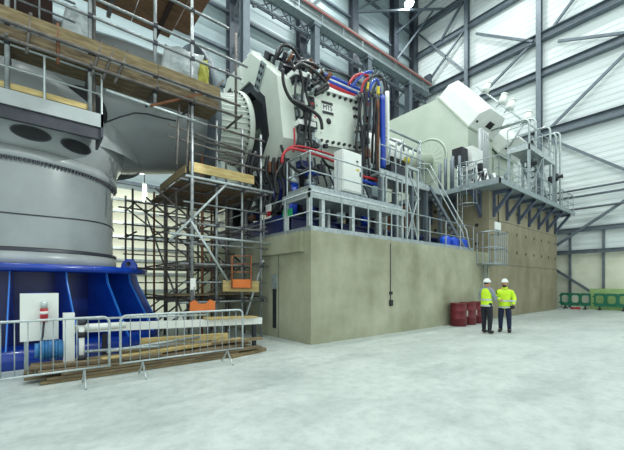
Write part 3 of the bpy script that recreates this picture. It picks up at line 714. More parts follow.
link('foot', MB().box((19.1, 9.5, 6.1), (22, 10.3, 6.9)).box((19.1, 14.2, 6.1), (22, 15, 6.9)), 'greyl', gn)
nrm = Vector((0, -.795, .606)); dn = Vector((0, -.606, -.795))
def hood(x0, sc_, parent, A0, L):
    A = Vector((x0, *A0))
    sec = [(0, 0), (0, .83), (.45, 1.3), (2.35, 1.33), (3.0, .6), (3.0, 0)]
    poly = [A+Vector((a*sc_, 0, 0))+nrm*b*sc_ for a, b in sec]
    h = link('cooler_hood', MB().prism(poly, dn*L), 'whitep', parent)
    link('hood_flange', MB().box((-.06, -.05, 0), (3.06*sc_, .03, L+.1)), 'whiteg', h) if False else None
    fpoly = [A+dn*(-.06)+Vector((-.07, 0, 0)), A+dn*(-.06)+Vector((3.07*sc_, 0, 0)), A+dn*(L+.08)+Vector((3.07*sc_, 0, 0)), A+dn*(L+.08)+Vector((-.07, 0, 0))]
    link('hood_flange', MB().prism(fpoly, nrm*.09), 'whiteg', h)
    e = A+dn*(L+.002)+Vector((1.35*sc_, 0, 0))+nrm*.45*sc_
    link('vent_opening', MB().prism([e, e+Vector((.6, 0, 0)), e+Vector((.6, 0, 0))+nrm*.36, e+nrm*.36], dn*.03), 'dark', h)
    for a in (.3, 1.15): 
        e = A+dn*L+Vector((a*sc_, 0, 0))+nrm*(.55-.3*a)*sc_; link('knob', MB().lathe([(.06, 0), (.06, .08), (.0001, .08)], e, dn, 10), 'blackm', h)
    return h
hood(19.0, 1.0, gn, (11.2, 13.0), 3.02)
g2 = thing('generator_housing', 'second white generator casing half hidden behind the first, nearer the end wall', 'generator', (22.9, 9.4, 6.1))
link('casing', MB().prism([(22.9, 9.6, 6.1), (22.9, 9.6, 10.2), (22.9, 11.2, 12.3), (22.9, 15, 12.3), (22.9, 15, 6.1)], (3.2, 0, 0)), 'whiteg', g2)
hood(22.9, 1.0, g2, (11.0, 12.2), 2.7)
# cooling fan motors along the hood
rl = thing('fan_rail', 'pale pipe rail with fan motors along the back of the white hood', 'rail', (22.0, 8.0, 12.0))
pA = Vector((22.1, 10.3, 14.45)); pB = Vector((22.1, 7.5, 11.1))
link('rail_tube', MB().tube(pA, pB, .05, 8).tube(pB, pB+Vector((0, .9, -1.2)), .05, 8), 'galvl', rl)
for t in (.15, .5, .66, .98):
    c = pA.lerp(pB, t)
    f = link('fan_motor', MB().tube(c+Vector((0, -.1, -.05)), c+Vector((.12, -.2, .40)), .24, 14, .2), 'whitep', rl)
    link('motor_cap', MB().tube(c+Vector((.12, -.2, .42)), c+Vector((.14, -.22, .52)), .21, 14), 'white', f)
    link('motor_bracket', MB().bar(c, c+Vector((-.25, .1, -.25)), .06), 'galv', rl)
# front bay of the generator: cabinet, ducts, struts
dc = thing('dark_cabinet', 'small dark grey box with pipes in front of the generator housing', 'cabinet', (17.2, 8.6, 6.2))
link('box_body', MB().box((16.75, 8.55, 7.75), (17.35, 9.1, 8.65)), 'blackm', dc)
link('stand', MB().bar((17.05, 8.8, 6.15), (17.05, 8.8, 7.75), .1), 'galv', dc)
wc = thing('white_cabinet', 'white box with ribbed front standing right of the dark box', 'cabinet', (17.9, 8.5, 6.2))
link('box_body', MB().box((17.5, 8.4, 7.6), (18.7, 9.2, 8.85)), 'whitep', wc)
link('stand', MB().box((17.6, 8.5, 6.15), (18.6, 9.1, 7.6)), 'greyl', wc)
for i in range(4):
    x = 18.7+i*.28
    if i == 0: sg = thing('silencer_stack', 'cluster of vertical grey cylinders under the white hood', 'silencer', (18.9, 8.5, 6.2))
    link('cylinder', MB().tube((x, 8.55, 7.2), (x, 8.55, 10.1), .11, 12), 'greyl', sg)
link('stand', MB().box((18.55, 8.4, 6.15), (19.7, 8.7, 7.2)), 'greyl', sg)
bb = thing('machine_bedframe', 'white and grey bed frame with slanted struts below the generator', 'bed frame', (18, 8, 6.15))
link('bed', MB().box((16.9, 7.7, 6.15), (21.5, 8.3, 6.55)), 'greyl', bb)
for x in (17.1, 18.1, 19.2, 20.2): link('strut', MB().bar((x, 7.8, 6.5), (x+.55, 8.3, 7.8), .16), 'whitep', bb); link('strut', MB().bar((x+.75, 7.8, 6.5), (x+.3, 8.3, 7.6), .12), 'slate', bb)
for i in range(14):
    x = 16.6+rnd.random()*5; z = 6.5+rnd.random()*1.5
    b_ = MB(); c = Vector((x, 7.7+rnd.random()*.6, z)); d = Vector((.15+rnd.random()*.3, .2, .15+rnd.random()*.35)); b_.box(c-d/2, c+d/2)
    link('junction_box', b_, rnd.choice(['galv', 'slate', 'greyl', 'whitep', 'blackm']), bb)
for i in range(8):
    x = 16.8+i*.6
    link('pipe', MB().path([(x, 7.9, 6.4), (x+.2, 7.7, 7.0+.4*rnd.random()), (x+.6, 7.9, 7.4), (x+.9, 8.2, 6.6)], .035, 6), rnd.choice(['galv', 'galvl', 'slate']), bb)
for x, y in ((15.9, 8.6), (15.95, 9.0), (16.2, 8.4), (16.35, 8.9), (16.1, 9.4)):
    vv_ = x
    if x == 15.9: cg = thing('riser_cluster', 'tight cluster of upright galvanised pipes left of the dark box', 'pipes', (16.1, 8.9, 6.15))
    link('riser', MB().tube((x, y, 6.15), (x, y, 7.8+.3*rnd.random()), .08, 8), 'steel', cg)
hu = thing('hydraulic_unit', 'dark hydraulic power unit with pipes on the raised walkway', 'pump unit', (12.5, 9.3, 6.1))
link('tank', MB().box((11.6, 9.0, 6.2), (13.2, 9.7, 6.75)), 'slate', hu)
link('motor', MB().tube((11.9, 9.3, 7.0), (12.7, 9.3, 7.0), .22, 16), 'blackm', hu)
link('yellow_cap', MB().tube((12.75, 9.1, 7.2), (12.95, 9.1, 7.2), .12, 10), 'yellow', hu)
for i in range(6): link('pipe', MB().path([(11.4+.4*i, 9.0, 6.75), (11.5+.4*i, 8.95, 7.5+.2*(i % 3)), (12.2+.35*i, 9.3, 7.7+.15*(i % 2))], .04, 6), rnd.choice(['galv', 'slate', 'greyl']), hu)
link('rail_arm', MB().path([(10.9, 9.2, 8.3), (12.3, 9.2, 8.3), (14.0, 9.2, 8.3)], .05, 6), 'galv', hu)
link('rail_arm', MB().path([(10.9, 9.2, 7.9), (12.3, 9.2, 7.9), (14.0, 9.2, 7.85)], .05, 6), 'galv', hu)
link('support', MB().tube((10.9, 9.2, 6.1), (10.9, 9.2, 8.4), .05, 8).tube((14, 9.2, 6.1), (14, 9.2, 8.4), .05, 8), 'galv', hu)

# platform round the tall plinth
tp = thing('bracketed_platform', 'grey steel platform on angled brackets round the top of the tall plinth', 'platform', (15.5, 6.25, 6.1))
link('front_deck', MB().box((15.5, 6.25, 6.08), (26.6, 7.3, 6.16)), 'gratg', tp)
link('side_deck', MB().box((15.5, 7.3, 6.08), (16.6, 12.2, 6.16)), 'gratg', tp)
link('edge_channel', MB().box((15.46, 6.2, 6.02), (26.64, 6.26, 6.24)).box((15.46, 6.2, 6.02), (15.52, 12.2, 6.24)), 'gratg', tp)
for x in (16.9, 18.4, 19.9, 21.4, 22.9, 24.4, 25.9):
    b_ = link('bracket', MB().bar((x, 7.1, 4.95), (x, 6.3, 5.98), .12, .14).bar((x, 7.1, 5.98), (x, 6.28, 5.98), .12, .14).bar((x, 7.06, 4.85), (x, 7.06, 6.05), .14, .08), 'brkt', tp)
for y in (7.5, 8.8, 10.1, 11.4):
    link('bracket', MB().bar((16.48, y, 4.95), (15.6, y, 5.98), .12, .14).bar((16.48, y, 5.98), (15.58, y, 5.98), .12, .14).bar((16.44, y, 4.85), (16.44, y, 6.05), .08, .14), 'brkt', tp)
railing('handrail', 'handrail along the front edge of the bracketed platform on the tall plinth', [(15.52, 6.28, 6.16), (26.58, 6.28, 6.16), (26.58, 7.2, 6.16)], step=1.15, m='galv')
railing('handrail', 'short handrail on the left side of the bracketed platform', [(15.52, 6.28, 6.16), (15.52, 8.3, 6.16)], step=1.0)
up_ = thing('service_gantry', 'raised service gantry of pale steel right of the generator hood', 'gantry', (19.5, 6.6, 6.16))
link('deck', MB().box((19.6, 6.5, 8.74), (23.6, 7.5, 8.8)), 'galvl', up_)
link('edge_channel', MB().box((19.55, 6.44, 8.6), (23.65, 6.5, 8.86)).box((19.55, 6.44, 8.6), (19.6, 7.5, 8.86)), 'galvl', up_)
for x in (19.65, 21.6, 23.55): link('leg', MB().bar((x, 6.5, 6.16), (x, 6.5, 8.65), .12), 'galv', up_); link('leg', MB().bar((x, 7.45, 6.16), (x, 7.45, 8.65), .12), 'galv', up_)
link('brace', MB().bar((19.65, 6.5, 6.3), (21.6, 6.5, 8.6), .07), 'galv', up_)
railing('handrail', 'handrail round the raised service gantry beside the vent pipes', [(19.6, 7.5, 8.8), (19.6, 6.5, 8.8), (23.6, 6.5, 8.8)], step=1.0)
# stair down from the gantry
s2 = thing('gantry_stair', 'sloping stair flight behind the handrail of the bracketed platform', 'stair', (24.3, 6.9, 6.16))
for y in (6.75, 7.35): link('stringer', MB().bar((21.0, y, 8.6), (23.9, y, 6.2), .05, .2), 'galv', s2); link('handrail', MB().path([(21.0, y, 9.6), (23.9, y, 7.15), (23.9, y, 6.2)], .03, 8), 'galvl', s2)
for i in range(10):
    x = 21.15+i*.29; z = 8.5-i*.24; link('tread', MB().box((x, 6.75, z), (x+.24, 7.35, z+.03)), 'gratg', s2)
# vent pipes with valves
def vent(x, y, z, y2, m, lab, valve=None):
    t = thing('vent_pipe', lab, 'pipe', (x, y, 6.16), 'tall vent pipes')
    r = .3; pts = [(x, y2, z), (x, y+r, z)]+[(x, y+r-r*sin(a), z-r+r*cos(a)) for a in [radians(22.5*k) for k in range(1, 5)]]+[(x, y, 6.16)]
    link('pipe', MB().path(pts, .055, 10), m, t)
    link('base_plate', MB().box((x-.14, y-.14, 6.16), (x+.14, y+.14, 6.2)), m, t)
    if valve:
        v = link('valve', MB().tube((x, y, valve-.2), (x, y, valve+.2), .13, 12).tube((x, y-.3, valve), (x, y, valve), .1, 10), 'slate', t)
        link('hand_wheel', MB().lathe([(.11, 0), (.15, .02), (.11, .04)], (x, y-.3, valve), (0, -1, 0), 14), 'blackm', v)
    return t
vent(20.9, 6.9, 10.75, 8.9, 'galvl', 'tall hooped vent pipe with valve, leftmost of the pale pipes beside the hood', 8.2)
vent(21.9, 6.9, 11.1, 9.3, 'galvl', 'tall hooped vent pipe, second from the left beside the hood')
vent(24.0, 6.8, 11.2, 9.0, 'galvl', 'hooped vent pipe just right of the end wall post', 7.9)
vent(25.1, 6.8, 11.1, 8.2, 'galv', 'hooped vent pipe second from the right on the bracketed platform', 8.3)
vent(25.9, 6.8, 11.4, 8.4, 'galvl', 'rightmost hooped vent pipe on the bracketed platform')
# caged ladders
def cage(name, lab, x, y, z0, z1, r, h, full):
    t = thing(name, lab, 'ladder', (x, y, full))
    for k in (-.22, .22): link('stile', MB().tube((x+k, y, full), (x+k, y, z1), .025, 6), 'galv', t)
    n = int((z1-full)/.3)
    inst('rung', MB().tube((-.22, 0, 0), (.22, 0, 0), .014, 6), 'galv', t, [((x, y, full+.25+.3*i), None) for i in range(n)])
    for i in range(h): z = z0+(z1-z0)*i/(h-1); link('hoop', MB().path([(x+r*cos(a), y-.05-r*.95*(1+sin(a)) if False else y-r+ -r*sin(a)*1.0, z) for a in [radians(-70+320*k/18) for k in range(19)]], .02, 6), 'galv', t)
    for k in range(6):
        a = radians(-30+240*k/5); link('cage_bar', MB().tube((x+r*cos(a), y-r-r*sin(a), z0), (x+r*cos(a), y-r-r*sin(a), z1), .015, 6), 'galv', t)
    return t
cage('caged_ladder', 'short caged ladder rising from the low plinth to the bracketed platform', 15.75, 8.15, 5.4, 7.3, .38, 4, 3.11)
# cage gate on the plinth edge with floor ladder
kg = thing('ladder_gate', 'square barred guard cage at the plinth edge above the floor ladder', 'cage', (15.6, 6.95, 2.6))
X0, X1, Y0, Y1, Z0, Z1 = 15.25, 16.55, 6.35, 7.1, 2.55, 3.95
for z in (Z0, 3.25, Z1): link('hoop_rail', MB().path([(X0, Y1, z), (X0, Y0, z), (X1, Y0, z), (X1, Y1, z)], .03, 6), 'galv', kg)
inst('bar', MB().tube((0, 0, 0), (0, 0, Z1-Z0), .018, 6), 'galv', kg, [((X0+(X1-X0)*i/6, Y0, Z0), None) for i in range(7)]+[((X0, Y0+(Y1-Y0)*i/3, Z0), None) for i in (1, 2, 3)]+[((X1, Y0+(Y1-Y0)*i/3, Z0), None) for i in (1, 2, 3)])
link('floor_grating', MB().box((X0, Y0, Z0-.05), (X1, Y1, Z0)), 'gratg', kg)
link('notice_board', MB().box((15.2, 6.3, 4.0), (15.75, 6.34, 4.32)), 'whitep', kg)
fl_ = thing('floor_ladder', 'plain steel ladder from the hall floor up to the barred guard cage', 'ladder', (15.9, 7.02, 0))
for k in (-.2, .2): link('stile', MB().tube((15.9+k, 7.02, 0), (15.9+k, 7.02, 2.5), .025, 6), 'galv', fl_)
inst('rung', MB().tube((-.2, 0, 0), (.2, 0, 0), .013, 6), 'galv', fl_, [((15.9, 7.02, .3+.3*i), None) for i in range(8)])

# ================================================================== SCAFFOLDING
def scaff(name, lab, org):
    return thing(name, lab, 'scaffold', org)
def coup(t, pts):
    inst('coupler', MB().box((-.045, -.06, -.045), (.045, .06, .045)), 'slate', t, [(p, None) for p in pts])
sw = scaff('walkway_scaffold', 'tube scaffold carrying the long timber walkway in front of the grey nacelle', (3.18, 9.0, 0))
XS = [(-.48, 3.2 if False else 5.5, 10.2), (.9, 5.5, 10.2), (2.26, 6.05, 10.2), (3.18, 0, 10.2)]
for x, z0, z1 in XS: link('standard', T((x, 9.0, z0), (x, 9.0, z1), .045), 'tube', sw)
link('standard', T((-3.2, 9.0, 5.5), (-3.2, 9.0, 10.2), .045), 'tube', sw)
for x in (.98, -1.9): link('standard', T((x, 9.08, 5.5), (x, 9.08, 10.2), .04), 'dtube', sw)
link('standard', T((4.5, 9.1, 6.2), (4.5, 9.1, 9.0), .04), 'dtube', sw)
for z, m, x1 in ((6.42, 'dtube', 4.5), (6.75, 'dtube', 4.5), (7.62, 'tube', 4.6), (8.05, 'tube', 4.8), (8.9, 'tube', 4.2), (9.45, 'tube', 3.4)):
    link('ledger', T((-5, 8.95 if z > 7 else 8.82, z), (x1, 8.95 if z > 7 else 8.82, z), .036), m, sw)
for z in (7.6, 8.0, 8.45, 8.9): link('ledger', T((-5, 10.0, z), (.7, 10.0, z), .025), 'tube', sw)
for i in range(12): link('guard_bar', T((-4.6+.42*i, 10.0, 7.1), (-4.6+.42*i, 10.0, 9.3), .02), 'tube', sw)
for x in (-3.2, -1.6, -.48, .9, 2.26, 3.18, 4.5): link('transom', T((x, 8.7, 6.44), (x, 9.9, 6.44), .033), 'dtube', sw)
for x, lean in ((-.15, .03), (1.02, .1), (1.25, .12), (1.5, .14), (.32, 0), (-1.1, 0)):
    link('toe_board_clip', T((x-lean, 8.86, 6.25), (x+lean, 8.88, 7.12), .03), 'dtube' if x != .32 else 'rust', sw)
link('brace', T((.95, 8.9, 8.6), (2.6, 8.9, 10.0), .033), 'tube', sw)
link('brace', T(at(150, 106, y=8.9), at(214, 91, y=8.9), .035), 'rust', sw)
link('brace', T(at(214, 92, y=8.9), at(223, 80, y=8.9), .03), 'dtube', sw)
link('ledger', T(at(106, 90, y=8.9), at(207, 125, y=8.95), .035), 'galvl', sw)
for a, b in (((168, 124), (243, 151)), ((168, 136), (243, 158))): link('ledger', T(at(*a, y=9.0), at(*b, y=9.0), .03), 'dtube', sw)
for x in (2.75, 3.0): link('transom', T((x, 8.9, 4.7), (x+.1, 9.0, 6.4), .03), 'dtube', sw)
coup(sw, [(x, 8.97, z) for x, _, _ in XS for z in (6.42, 6.78, 7.62, 8.05, 8.9)])
# walkway boards and toe boards
def board(a, b, w, h, m, lab, group=None, up=(0, 0, 1)):
    a = Vector(a); b = Vector(b)
    return single('scaffold_board', MB().bar(a, b, w, h, up), m, lab, 'board', a, group)
segs = [(-5.0, -1.0), (-1.0, 2.3), (2.3, 3.92)]
for (x0, x1), nm in zip(segs, ('left-hand', 'middle', 'right-hand')):
    board((x0, 8.87, 6.93), (x1-.02, 8.87, 6.93), .04, .25, 'timber', '%s upper toe board edging the long timber walkway' % nm)
    board((x0, 8.9, 6.58), (x1-.02, 8.9, 6.58), .04, .25, 'timberd', '%s lower toe board edging the long timber walkway' % nm)
    for k in range(3):
        board((x0, 9.1+k*.235, 6.5), (x1-.02, 9.1+k*.235, 6.5), .225, .04, 'timberd', 'weathered deck board under the %s stretch of the long timber walkway' % nm, 'deck boards, %s stretch' % nm)
# high plywood decks
for i, (x0, x1, y0, y1) in enumerate(((-5.5, -1.6, 9.0, 11.4), (-1.6, .5, 9.0, 11.4), (.5, 2.2, 8.9, 11.4), (2.2, 3.3, 9.2, 11.4), (3.3, 3.75, 9.0, 10.9))):
    single('plywood_sheet', MB().box((x0, y0, 9.6), (x1-.02, y1, 9.64)), 'ply', ('brown plywood deck sheet high over the nacelle, %s from the left' % ORD[i]), 'plywood sheet', (x0, y0, 9.6), 'high deck sheets')
for k in range(6):
    x = -3.6+k*1.3
    single('deck_bearer', MB().bar((x, 8.9, 9.54), (x, 11.5, 9.54), .1, .12), 'plyd' if k % 2 else 'dtube', 'dark bearer under the high plywood deck, %s from the left' % ORD[k], 'bearer', (x, 9, 9.5), 'deck bearers')
for k, (x0, x1) in enumerate(((-5.4, -3.5), (-3.5, -1.6), (-1.6, .3))):
    single('hoarding_panel', MB().box((x0, 10.3, 7.9), (x1-.03, 10.34, 9.55)), 'plyd', 'dark brown hoarding panel behind the guard bars, %s from the left' % ORD[k], 'panel', (x0, 10.3, 7.9), 'hoarding panels')
# polythene sheets
def sheet(lab, P, nu, nv, m, amp, bulge, seed):
    r_ = random.Random(seed); P = [Vector(p) for p in P]; vs = []; nrm_ = (P[1]-P[0]).cross(P[3]-P[0]).normalized()
    if nrm_.y > 0: nrm_ = -nrm_
    for j in range(nv+1):
        for i in range(nu+1):
            u, v = i/nu, j/nv
            p = P[0].lerp(P[1], u).lerp(P[3].lerp(P[2], u), v)
            p = p+nrm_*(bulge*sin(pi*u)*sin(pi*v)+amp*(sin(17*u+3*v*seed)+sin(11*v+9*u)+r_.uniform(-.6, .6)))
            vs.append(p)
    fs = [(j*(nu+1)+i, j*(nu+1)+i+1, (j+1)*(nu+1)+i+1, (j+1)*(nu+1)+i) for j in range(nv) for i in range(nu)]
    o = MB(); o.add(vs, fs, True)
    ob = single('plastic_sheet', o, m, lab, 'sheet', P[0])
    md = ob.modifiers.new('thickness', 'SOLIDIFY'); md.thickness = .01
    return ob
sheet('crumpled clear polythene sheet over the nacelle at the left edge', [at(-6, 62, y=9.95), at(62, 66, y=10.0), at(58, 48, y=10.05), at(-6, 38, y=10.05)], 22, 10, 'sheet', .025, .1, 3)
sheet('white polythene sheet hung behind the tall standards at top left', [at(58, 40, y=10.1), at(98, 52, y=10.1), at(92, 14, y=10.4), at(66, 6, y=10.4)], 14, 12, 'sheet', .03, .1, 5)
sheet('bright polythene sheet under the bearing ring at the walkway end', [at(160, 70, y=10.3), at(200, 86, y=10.2), at(204, 56, y=10.0), at(165, 44, y=10.4)], 16, 12, 'sheet', .035, .15, 7)
sheet('yellow hi-vis sheet hanging at the right end of the walkway', [at(197, 82, y=9.4), at(209, 87, y=9.4), at(208, 60, y=9.5), at(200, 62, y=9.5)], 8, 10, 'dullyellow', .03, .12, 9)

# tower scaffold between the grey stub and the plinth
st = scaff('tower_scaffold', 'dense tube scaffold tower between the blue base and the low plinth', (4.0, 10, 0))
xs = [2.5, 3.18, 3.95, 4.75, 5.4]; ys = [9.2, 10.3, 11.5, 12.8, 14.0]
for i, x in enumerate(xs):
    for j, y in enumerate(ys):
        if x < 3 and y < 12.6: continue
        if i == 1 and j == 0: continue
        top = 6.3 if (j == 0 and i > 1) else (5.7 if j < 2 else 4.9)
        m = 'rust' if (i, j) in ((2, 1), (3, 2), (1, 3)) else ('tube' if j == 0 else 'dtube')
        link('standard', T((x, y, 0), (x, y, top), .036, 7), m, st)
for j, y in enumerate(ys):
    for z in (1.15, 2.2, 3.3, 4.45):
        x0 = 2.45 if y > 12.6 else 3.1
        link('ledger', T((x0-.2, y-.06, z), (5.6, y-.06, z), .03, 6), 'tube' if j == 0 else 'dtube', st)
for i, x in enumerate(xs):
    for z in (1.25, 2.3, 3.4, 4.4):
        link('transom', T((x+.05, 9.0 if x > 3 else 12.5, z), (x+.05, 14.3, z), .03, 6), 'dtube', st)
for j in (0, 2, 4):
    for z in (1.7, 2.75, 3.85): link('guard_rail', T((2.4 if ys[j] > 12.6 else 3.0, ys[j]-.06, z), (5.6, ys[j]-.06, z), .025, 6), 'dtube' if j else 'tube', st)
for z in (5.2, 5.6, 6.1): link('ledger', T((3.1, 9.15, z), (5.5, 9.15, z), .03, 6), 'dtube', st)
link('ledger', T((2.6, 8.98, 2.95), (5.7, 8.98, 2.9), .036), 'galvl', st)
link('ledger', T((3.0, 8.98, 4.5), (5.7, 8.98, 4.5), .036), 'galvl', st)
for a, b in ((at(170, 240, y=9.0), at(229, 182, y=9.0)), (at(191, 221, y=8.95), at(228, 281, y=8.95)), ((4.8, 9.3, .3), (5.55, 9.3, 2.4))):
    link('brace', T(a, b, .036), 'galvl', st)
for y in (10.3, 11.5, 12.8, 14.0):
    link('brace', T((2.6, y+.05, .2), (5.4, y+.05, 2.3), .03, 6), 'dtube', st); link('brace', T((5.4, y+.05, 2.3), (2.6, y+.05, 4.4), .03, 6), 'dtube', st)
for x in (3.2, 4.75): link('brace', T((x-.05, 9.2, .4), (x-.05, 14, 4.4), .03, 6), 'dtube', st)
coup(st, [(x, 9.15, z) for x in xs[1:] for z in (1.15, 2.2, 3.3, 4.45)])
# board deck of the tower
for k in range(14):
    y = 9.3+k*.26
    board((3.05, y, 4.54), (5.5, y, 4.54), .235, .04, 'timberd' if k % 3 else 'ply', 'brown deck board seen from below on the scaffold tower', 'scaffold tower deck boards')
board((3.12, 9.02, 4.78), (5.05, 9.02, 4.78), .04, .26, 'timbery', 'bright new toe board on the front of the scaffold tower')
board((3.05, 9.1, 4.72), (3.05, 11.5, 4.72), .04, .22, 'timber', 'toe board along the left side of the scaffold tower')
for k in range(5):
    board((2.9, 9.5+k*.25, 1.34), (5.5, 9.5+k*.25, 1.34), .235, .04, 'timberd', 'brown board of the low scaffold lift above the floor', 'low lift boards')
board((4.05, 9.0, 1.6), (5.2, 9.0, 1.58), .04, .32, 'timbery', 'pale plywood panel clipped to the low scaffold lift')
og = thing('edge_guard', 'dull orange mesh edge guard frame on the low scaffold lift', 'guard', at(241, 288, y=8.9))
P = [at(232, 288, y=8.9), at(251, 288, y=8.9), at(251, 256, y=8.9), at(232, 256, y=8.9)]
link('frame', MB().path(P+[P[0]], .025, 6), 'oranged', og)
link('kick_panel', MB().prism([P[0], P[1], P[1].lerp(P[2], .27), P[0].lerp(P[3], .27)], (0, .03, 0)), 'orange', og)
for t in (.5, .75): link('guard_rail', T(P[0].lerp(P[3], t), P[1].lerp(P[2], t), .015, 6), 'oranged', og)
c0 = at(203, 306, y=8.6)
ob_ = thing('barrier_board', 'bright orange plastic barrier board hung on the scaffold low down', 'barrier', c0)
link('board', MB().prism([c0+Vector((a, .0, b)) for a, b in ((-.33, .1), (-.2, .16), (-.1, .06), (.1, .06), (.2, .16), (.33, .1), (.33, -.13), (.22, -.17), (-.22, -.17), (-.33, -.13))], (0, .06, 0)), 'orange', ob_)
link('hanger', T(c0+Vector((-.2, .08, .1)), c0+Vector((-.2, .08, .5)), .015, 6), 'tube', ob_)
single('warning_tag', MB().box(at(193, 284, y=8.95)-Vector((.07, .01, .15)), at(193, 284, y=8.95)+Vector((.07, .01, .15))), 'whitep', 'small white tag tied to a scaffold standard', 'tag', at(193, 284, y=8.95))
single('warning_tag', MB().box(at(252.5, 286, y=9.12)-Vector((.08, .01, .16)), at(252.5, 286, y=9.12)+Vector((.08, .01, .16))), 'red', 'small red tag at the right end of the low scaffold lift', 'tag', at(252.5, 286, y=9.12))
sl = thing('strip_light', 'lit upright strip light glowing among the scaffold tubes', 'lamp', at(145, 193, y=14.2))
pz = at(145, 193, y=14.2)
pl_ = bpy.data.lights.new('strip', 'AREA'); pl_.shape = 'RECTANGLE'; pl_.size = .15; pl_.size_y = .7; pl_.energy = 160; pl_.color = (1, .98, .88)
po_ = bpy.data.objects.new('strip_light_source', pl_); COL.objects.link(po_); po_.location = pz+Vector((0, .2, 0)); po_.rotation_euler = (radians(90), 0, 0)
link('lamp_tube', MB().tube(pz-Vector((0, 0, .3)), pz+Vector((0, 0, .3)), .04, 10), 'tubelamp', sl)
link('lamp_backing', MB().box(pz+Vector((-.08, .06, -.4)), pz+Vector((.08, .1, .4))), 'whitep', sl)
link('hanging_wire', MB().tube(pz+Vector((0, .08, .4)), pz+Vector((0, .08, 1.2)), .015, 6), 'black', sl)

# steel access deck at the left
ad = thing('access_deck', 'grey steel access deck with white edge at the left, above the tower flange', 'platform', (1.15, 9.0, 5.2))
link('deck_plate', MB().prism([(-5, 9.0, 5.22), (1.12, 9.0, 5.22), (1.12, 9.9, 5.22), (-5, 9.9, 5.22)], (0, 0, .06)), 'slate', ad)
link('edge_fascia', MB().box((-5, 8.96, 5.2), (1.15, 9.0, 5.5)), 'greyl', ad)
link('end_plate', MB().box((1.1, 8.96, 4.98), (1.15, 9.9, 5.5)), 'slate', ad)
link('edge_beam', MB().box((-5, 9.02, 4.95), (1.1, 9.12, 5.22)), 'slate', ad)
link('kick_board', MB().bar((-5, 9.03, 5.6), (.95, 9.03, 5.6), .03, .12), 'timbery', ad)
railing('handrail', 'bright handrail on the steel access deck at the left', [(-5, 8.98, 5.5), (1.12, 8.98, 5.5)], h=.9, mids=(.45,), kick=False, step=1.0, m='galvl', r=.022)
#PART4
# ================================================================== FOREGROUND LEFT
def crowd_barrier(lab, x0, x1, y, dy=0.0):
    t = thing('crowd_barrier', lab, 'barrier', (x0, y, 0))
    h, b, r = 1.1, .26, .1
    P = lambda x, z: Vector((x, y+dy*(x-x0), z))
    pts = [P(x0, b)]
    for cx_, cz, a0 in ((x0+r, h-r, 180), (x1-r, h-r, 90)):
        pts += [P(cx_+r*cos(radians(a0-15*k)), cz+r*sin(radians(a0-15*k))) for k in range(7)]
    pts += [P(x1, b)]
    link('frame', MB().path(pts, .02, 8), 'galvl', t)
    link('bottom_rail', MB().tube(P(x0, b+.02), P(x1, b+.02), .017, 8), 'galvl', t)
    n = 15
    for i in range(1, n): x = x0+(x1-x0)*i/n; link('bar', MB().tube(P(x, b), P(x, h-.005), .008, 6), 'galv', t)
    for x in (x0+.35, x1-.35):
        link('leg', MB().path([P(x, b)+Vector((0, -.27, -.26+.015)), P(x, b)+Vector((0, -.2, -.2)), P(x, b), P(x, b)+Vector((0, .2, -.2)), P(x, b)+Vector((0, .27, -.245))], .017, 8), 'galvl', t)
    return t
crowd_barrier('galvanised steel crowd barrier in front of the blue base at the left edge', -1.32, .93, 6.57)
crowd_barrier('galvanised steel crowd barrier, right-hand one, in front of the scaffold and timber', 1.1, 3.42, 6.6)

# timber stack
rp = random.Random(11)
def plank(a, b, w, h, m, lab, grp=None):
    return single('timber_plank', MB().bar(a, b, w, h), m, lab, 'plank', a, grp)
for lay in range(4):
    for k in range(4):
        x0 = -.2+rp.random()*.5; x1 = 3.4+rp.random()*.9; y = 7.12+k*.235+rp.uniform(-.012, .012); z = .03+lay*.055
        plank((x0, y, z), (x1, y+rp.uniform(-.012, .012), z), .2, .045, rp.choice(['timberd', 'timberd', 'timber']), 'long weathered plank lying in the low floor stack behind the crowd barriers', 'floor stack planks')
for k, (a, b, m, lab) in enumerate((((.9, 7.2, .27), (3.9, 7.6, .30), 'timbery', 'pale plank lying skewed on top of the floor stack'), ((1.3, 7.75, .28), (4.3, 7.3, .31), 'timber', 'brown plank crossing the top of the floor stack'),
                                ((-.1, 7.3, .255), (1.9, 7.05, .26), 'timberd', 'dark plank on the left end of the floor stack'), ((1.7, 7.9, .42), (3.6, 7.75, .38), 'timbery', 'thick yellow timber baulk above the floor stack'))):
    plank(a, b, .18 if k < 3 else .12, .05 if k < 3 else .14, m, lab)
plank((3.3, 6.98, .04), (4.35, 7.25, .04), .15, .08, 'timber', 'short plank poking out past the right crowd barrier')
for k, (a, b) in enumerate((((1.0, 7.35, .38), (2.9, 7.75, .42)), ((.6, 7.5, .40), (2.0, 7.25, .39)))):
    single('metal_strut', MB().tube(a, b, .03, 8), 'galv', 'loose grey tube lying on the floor stack, %s one' % ('right-hand' if k == 0 else 'left-hand'), 'tube', a)

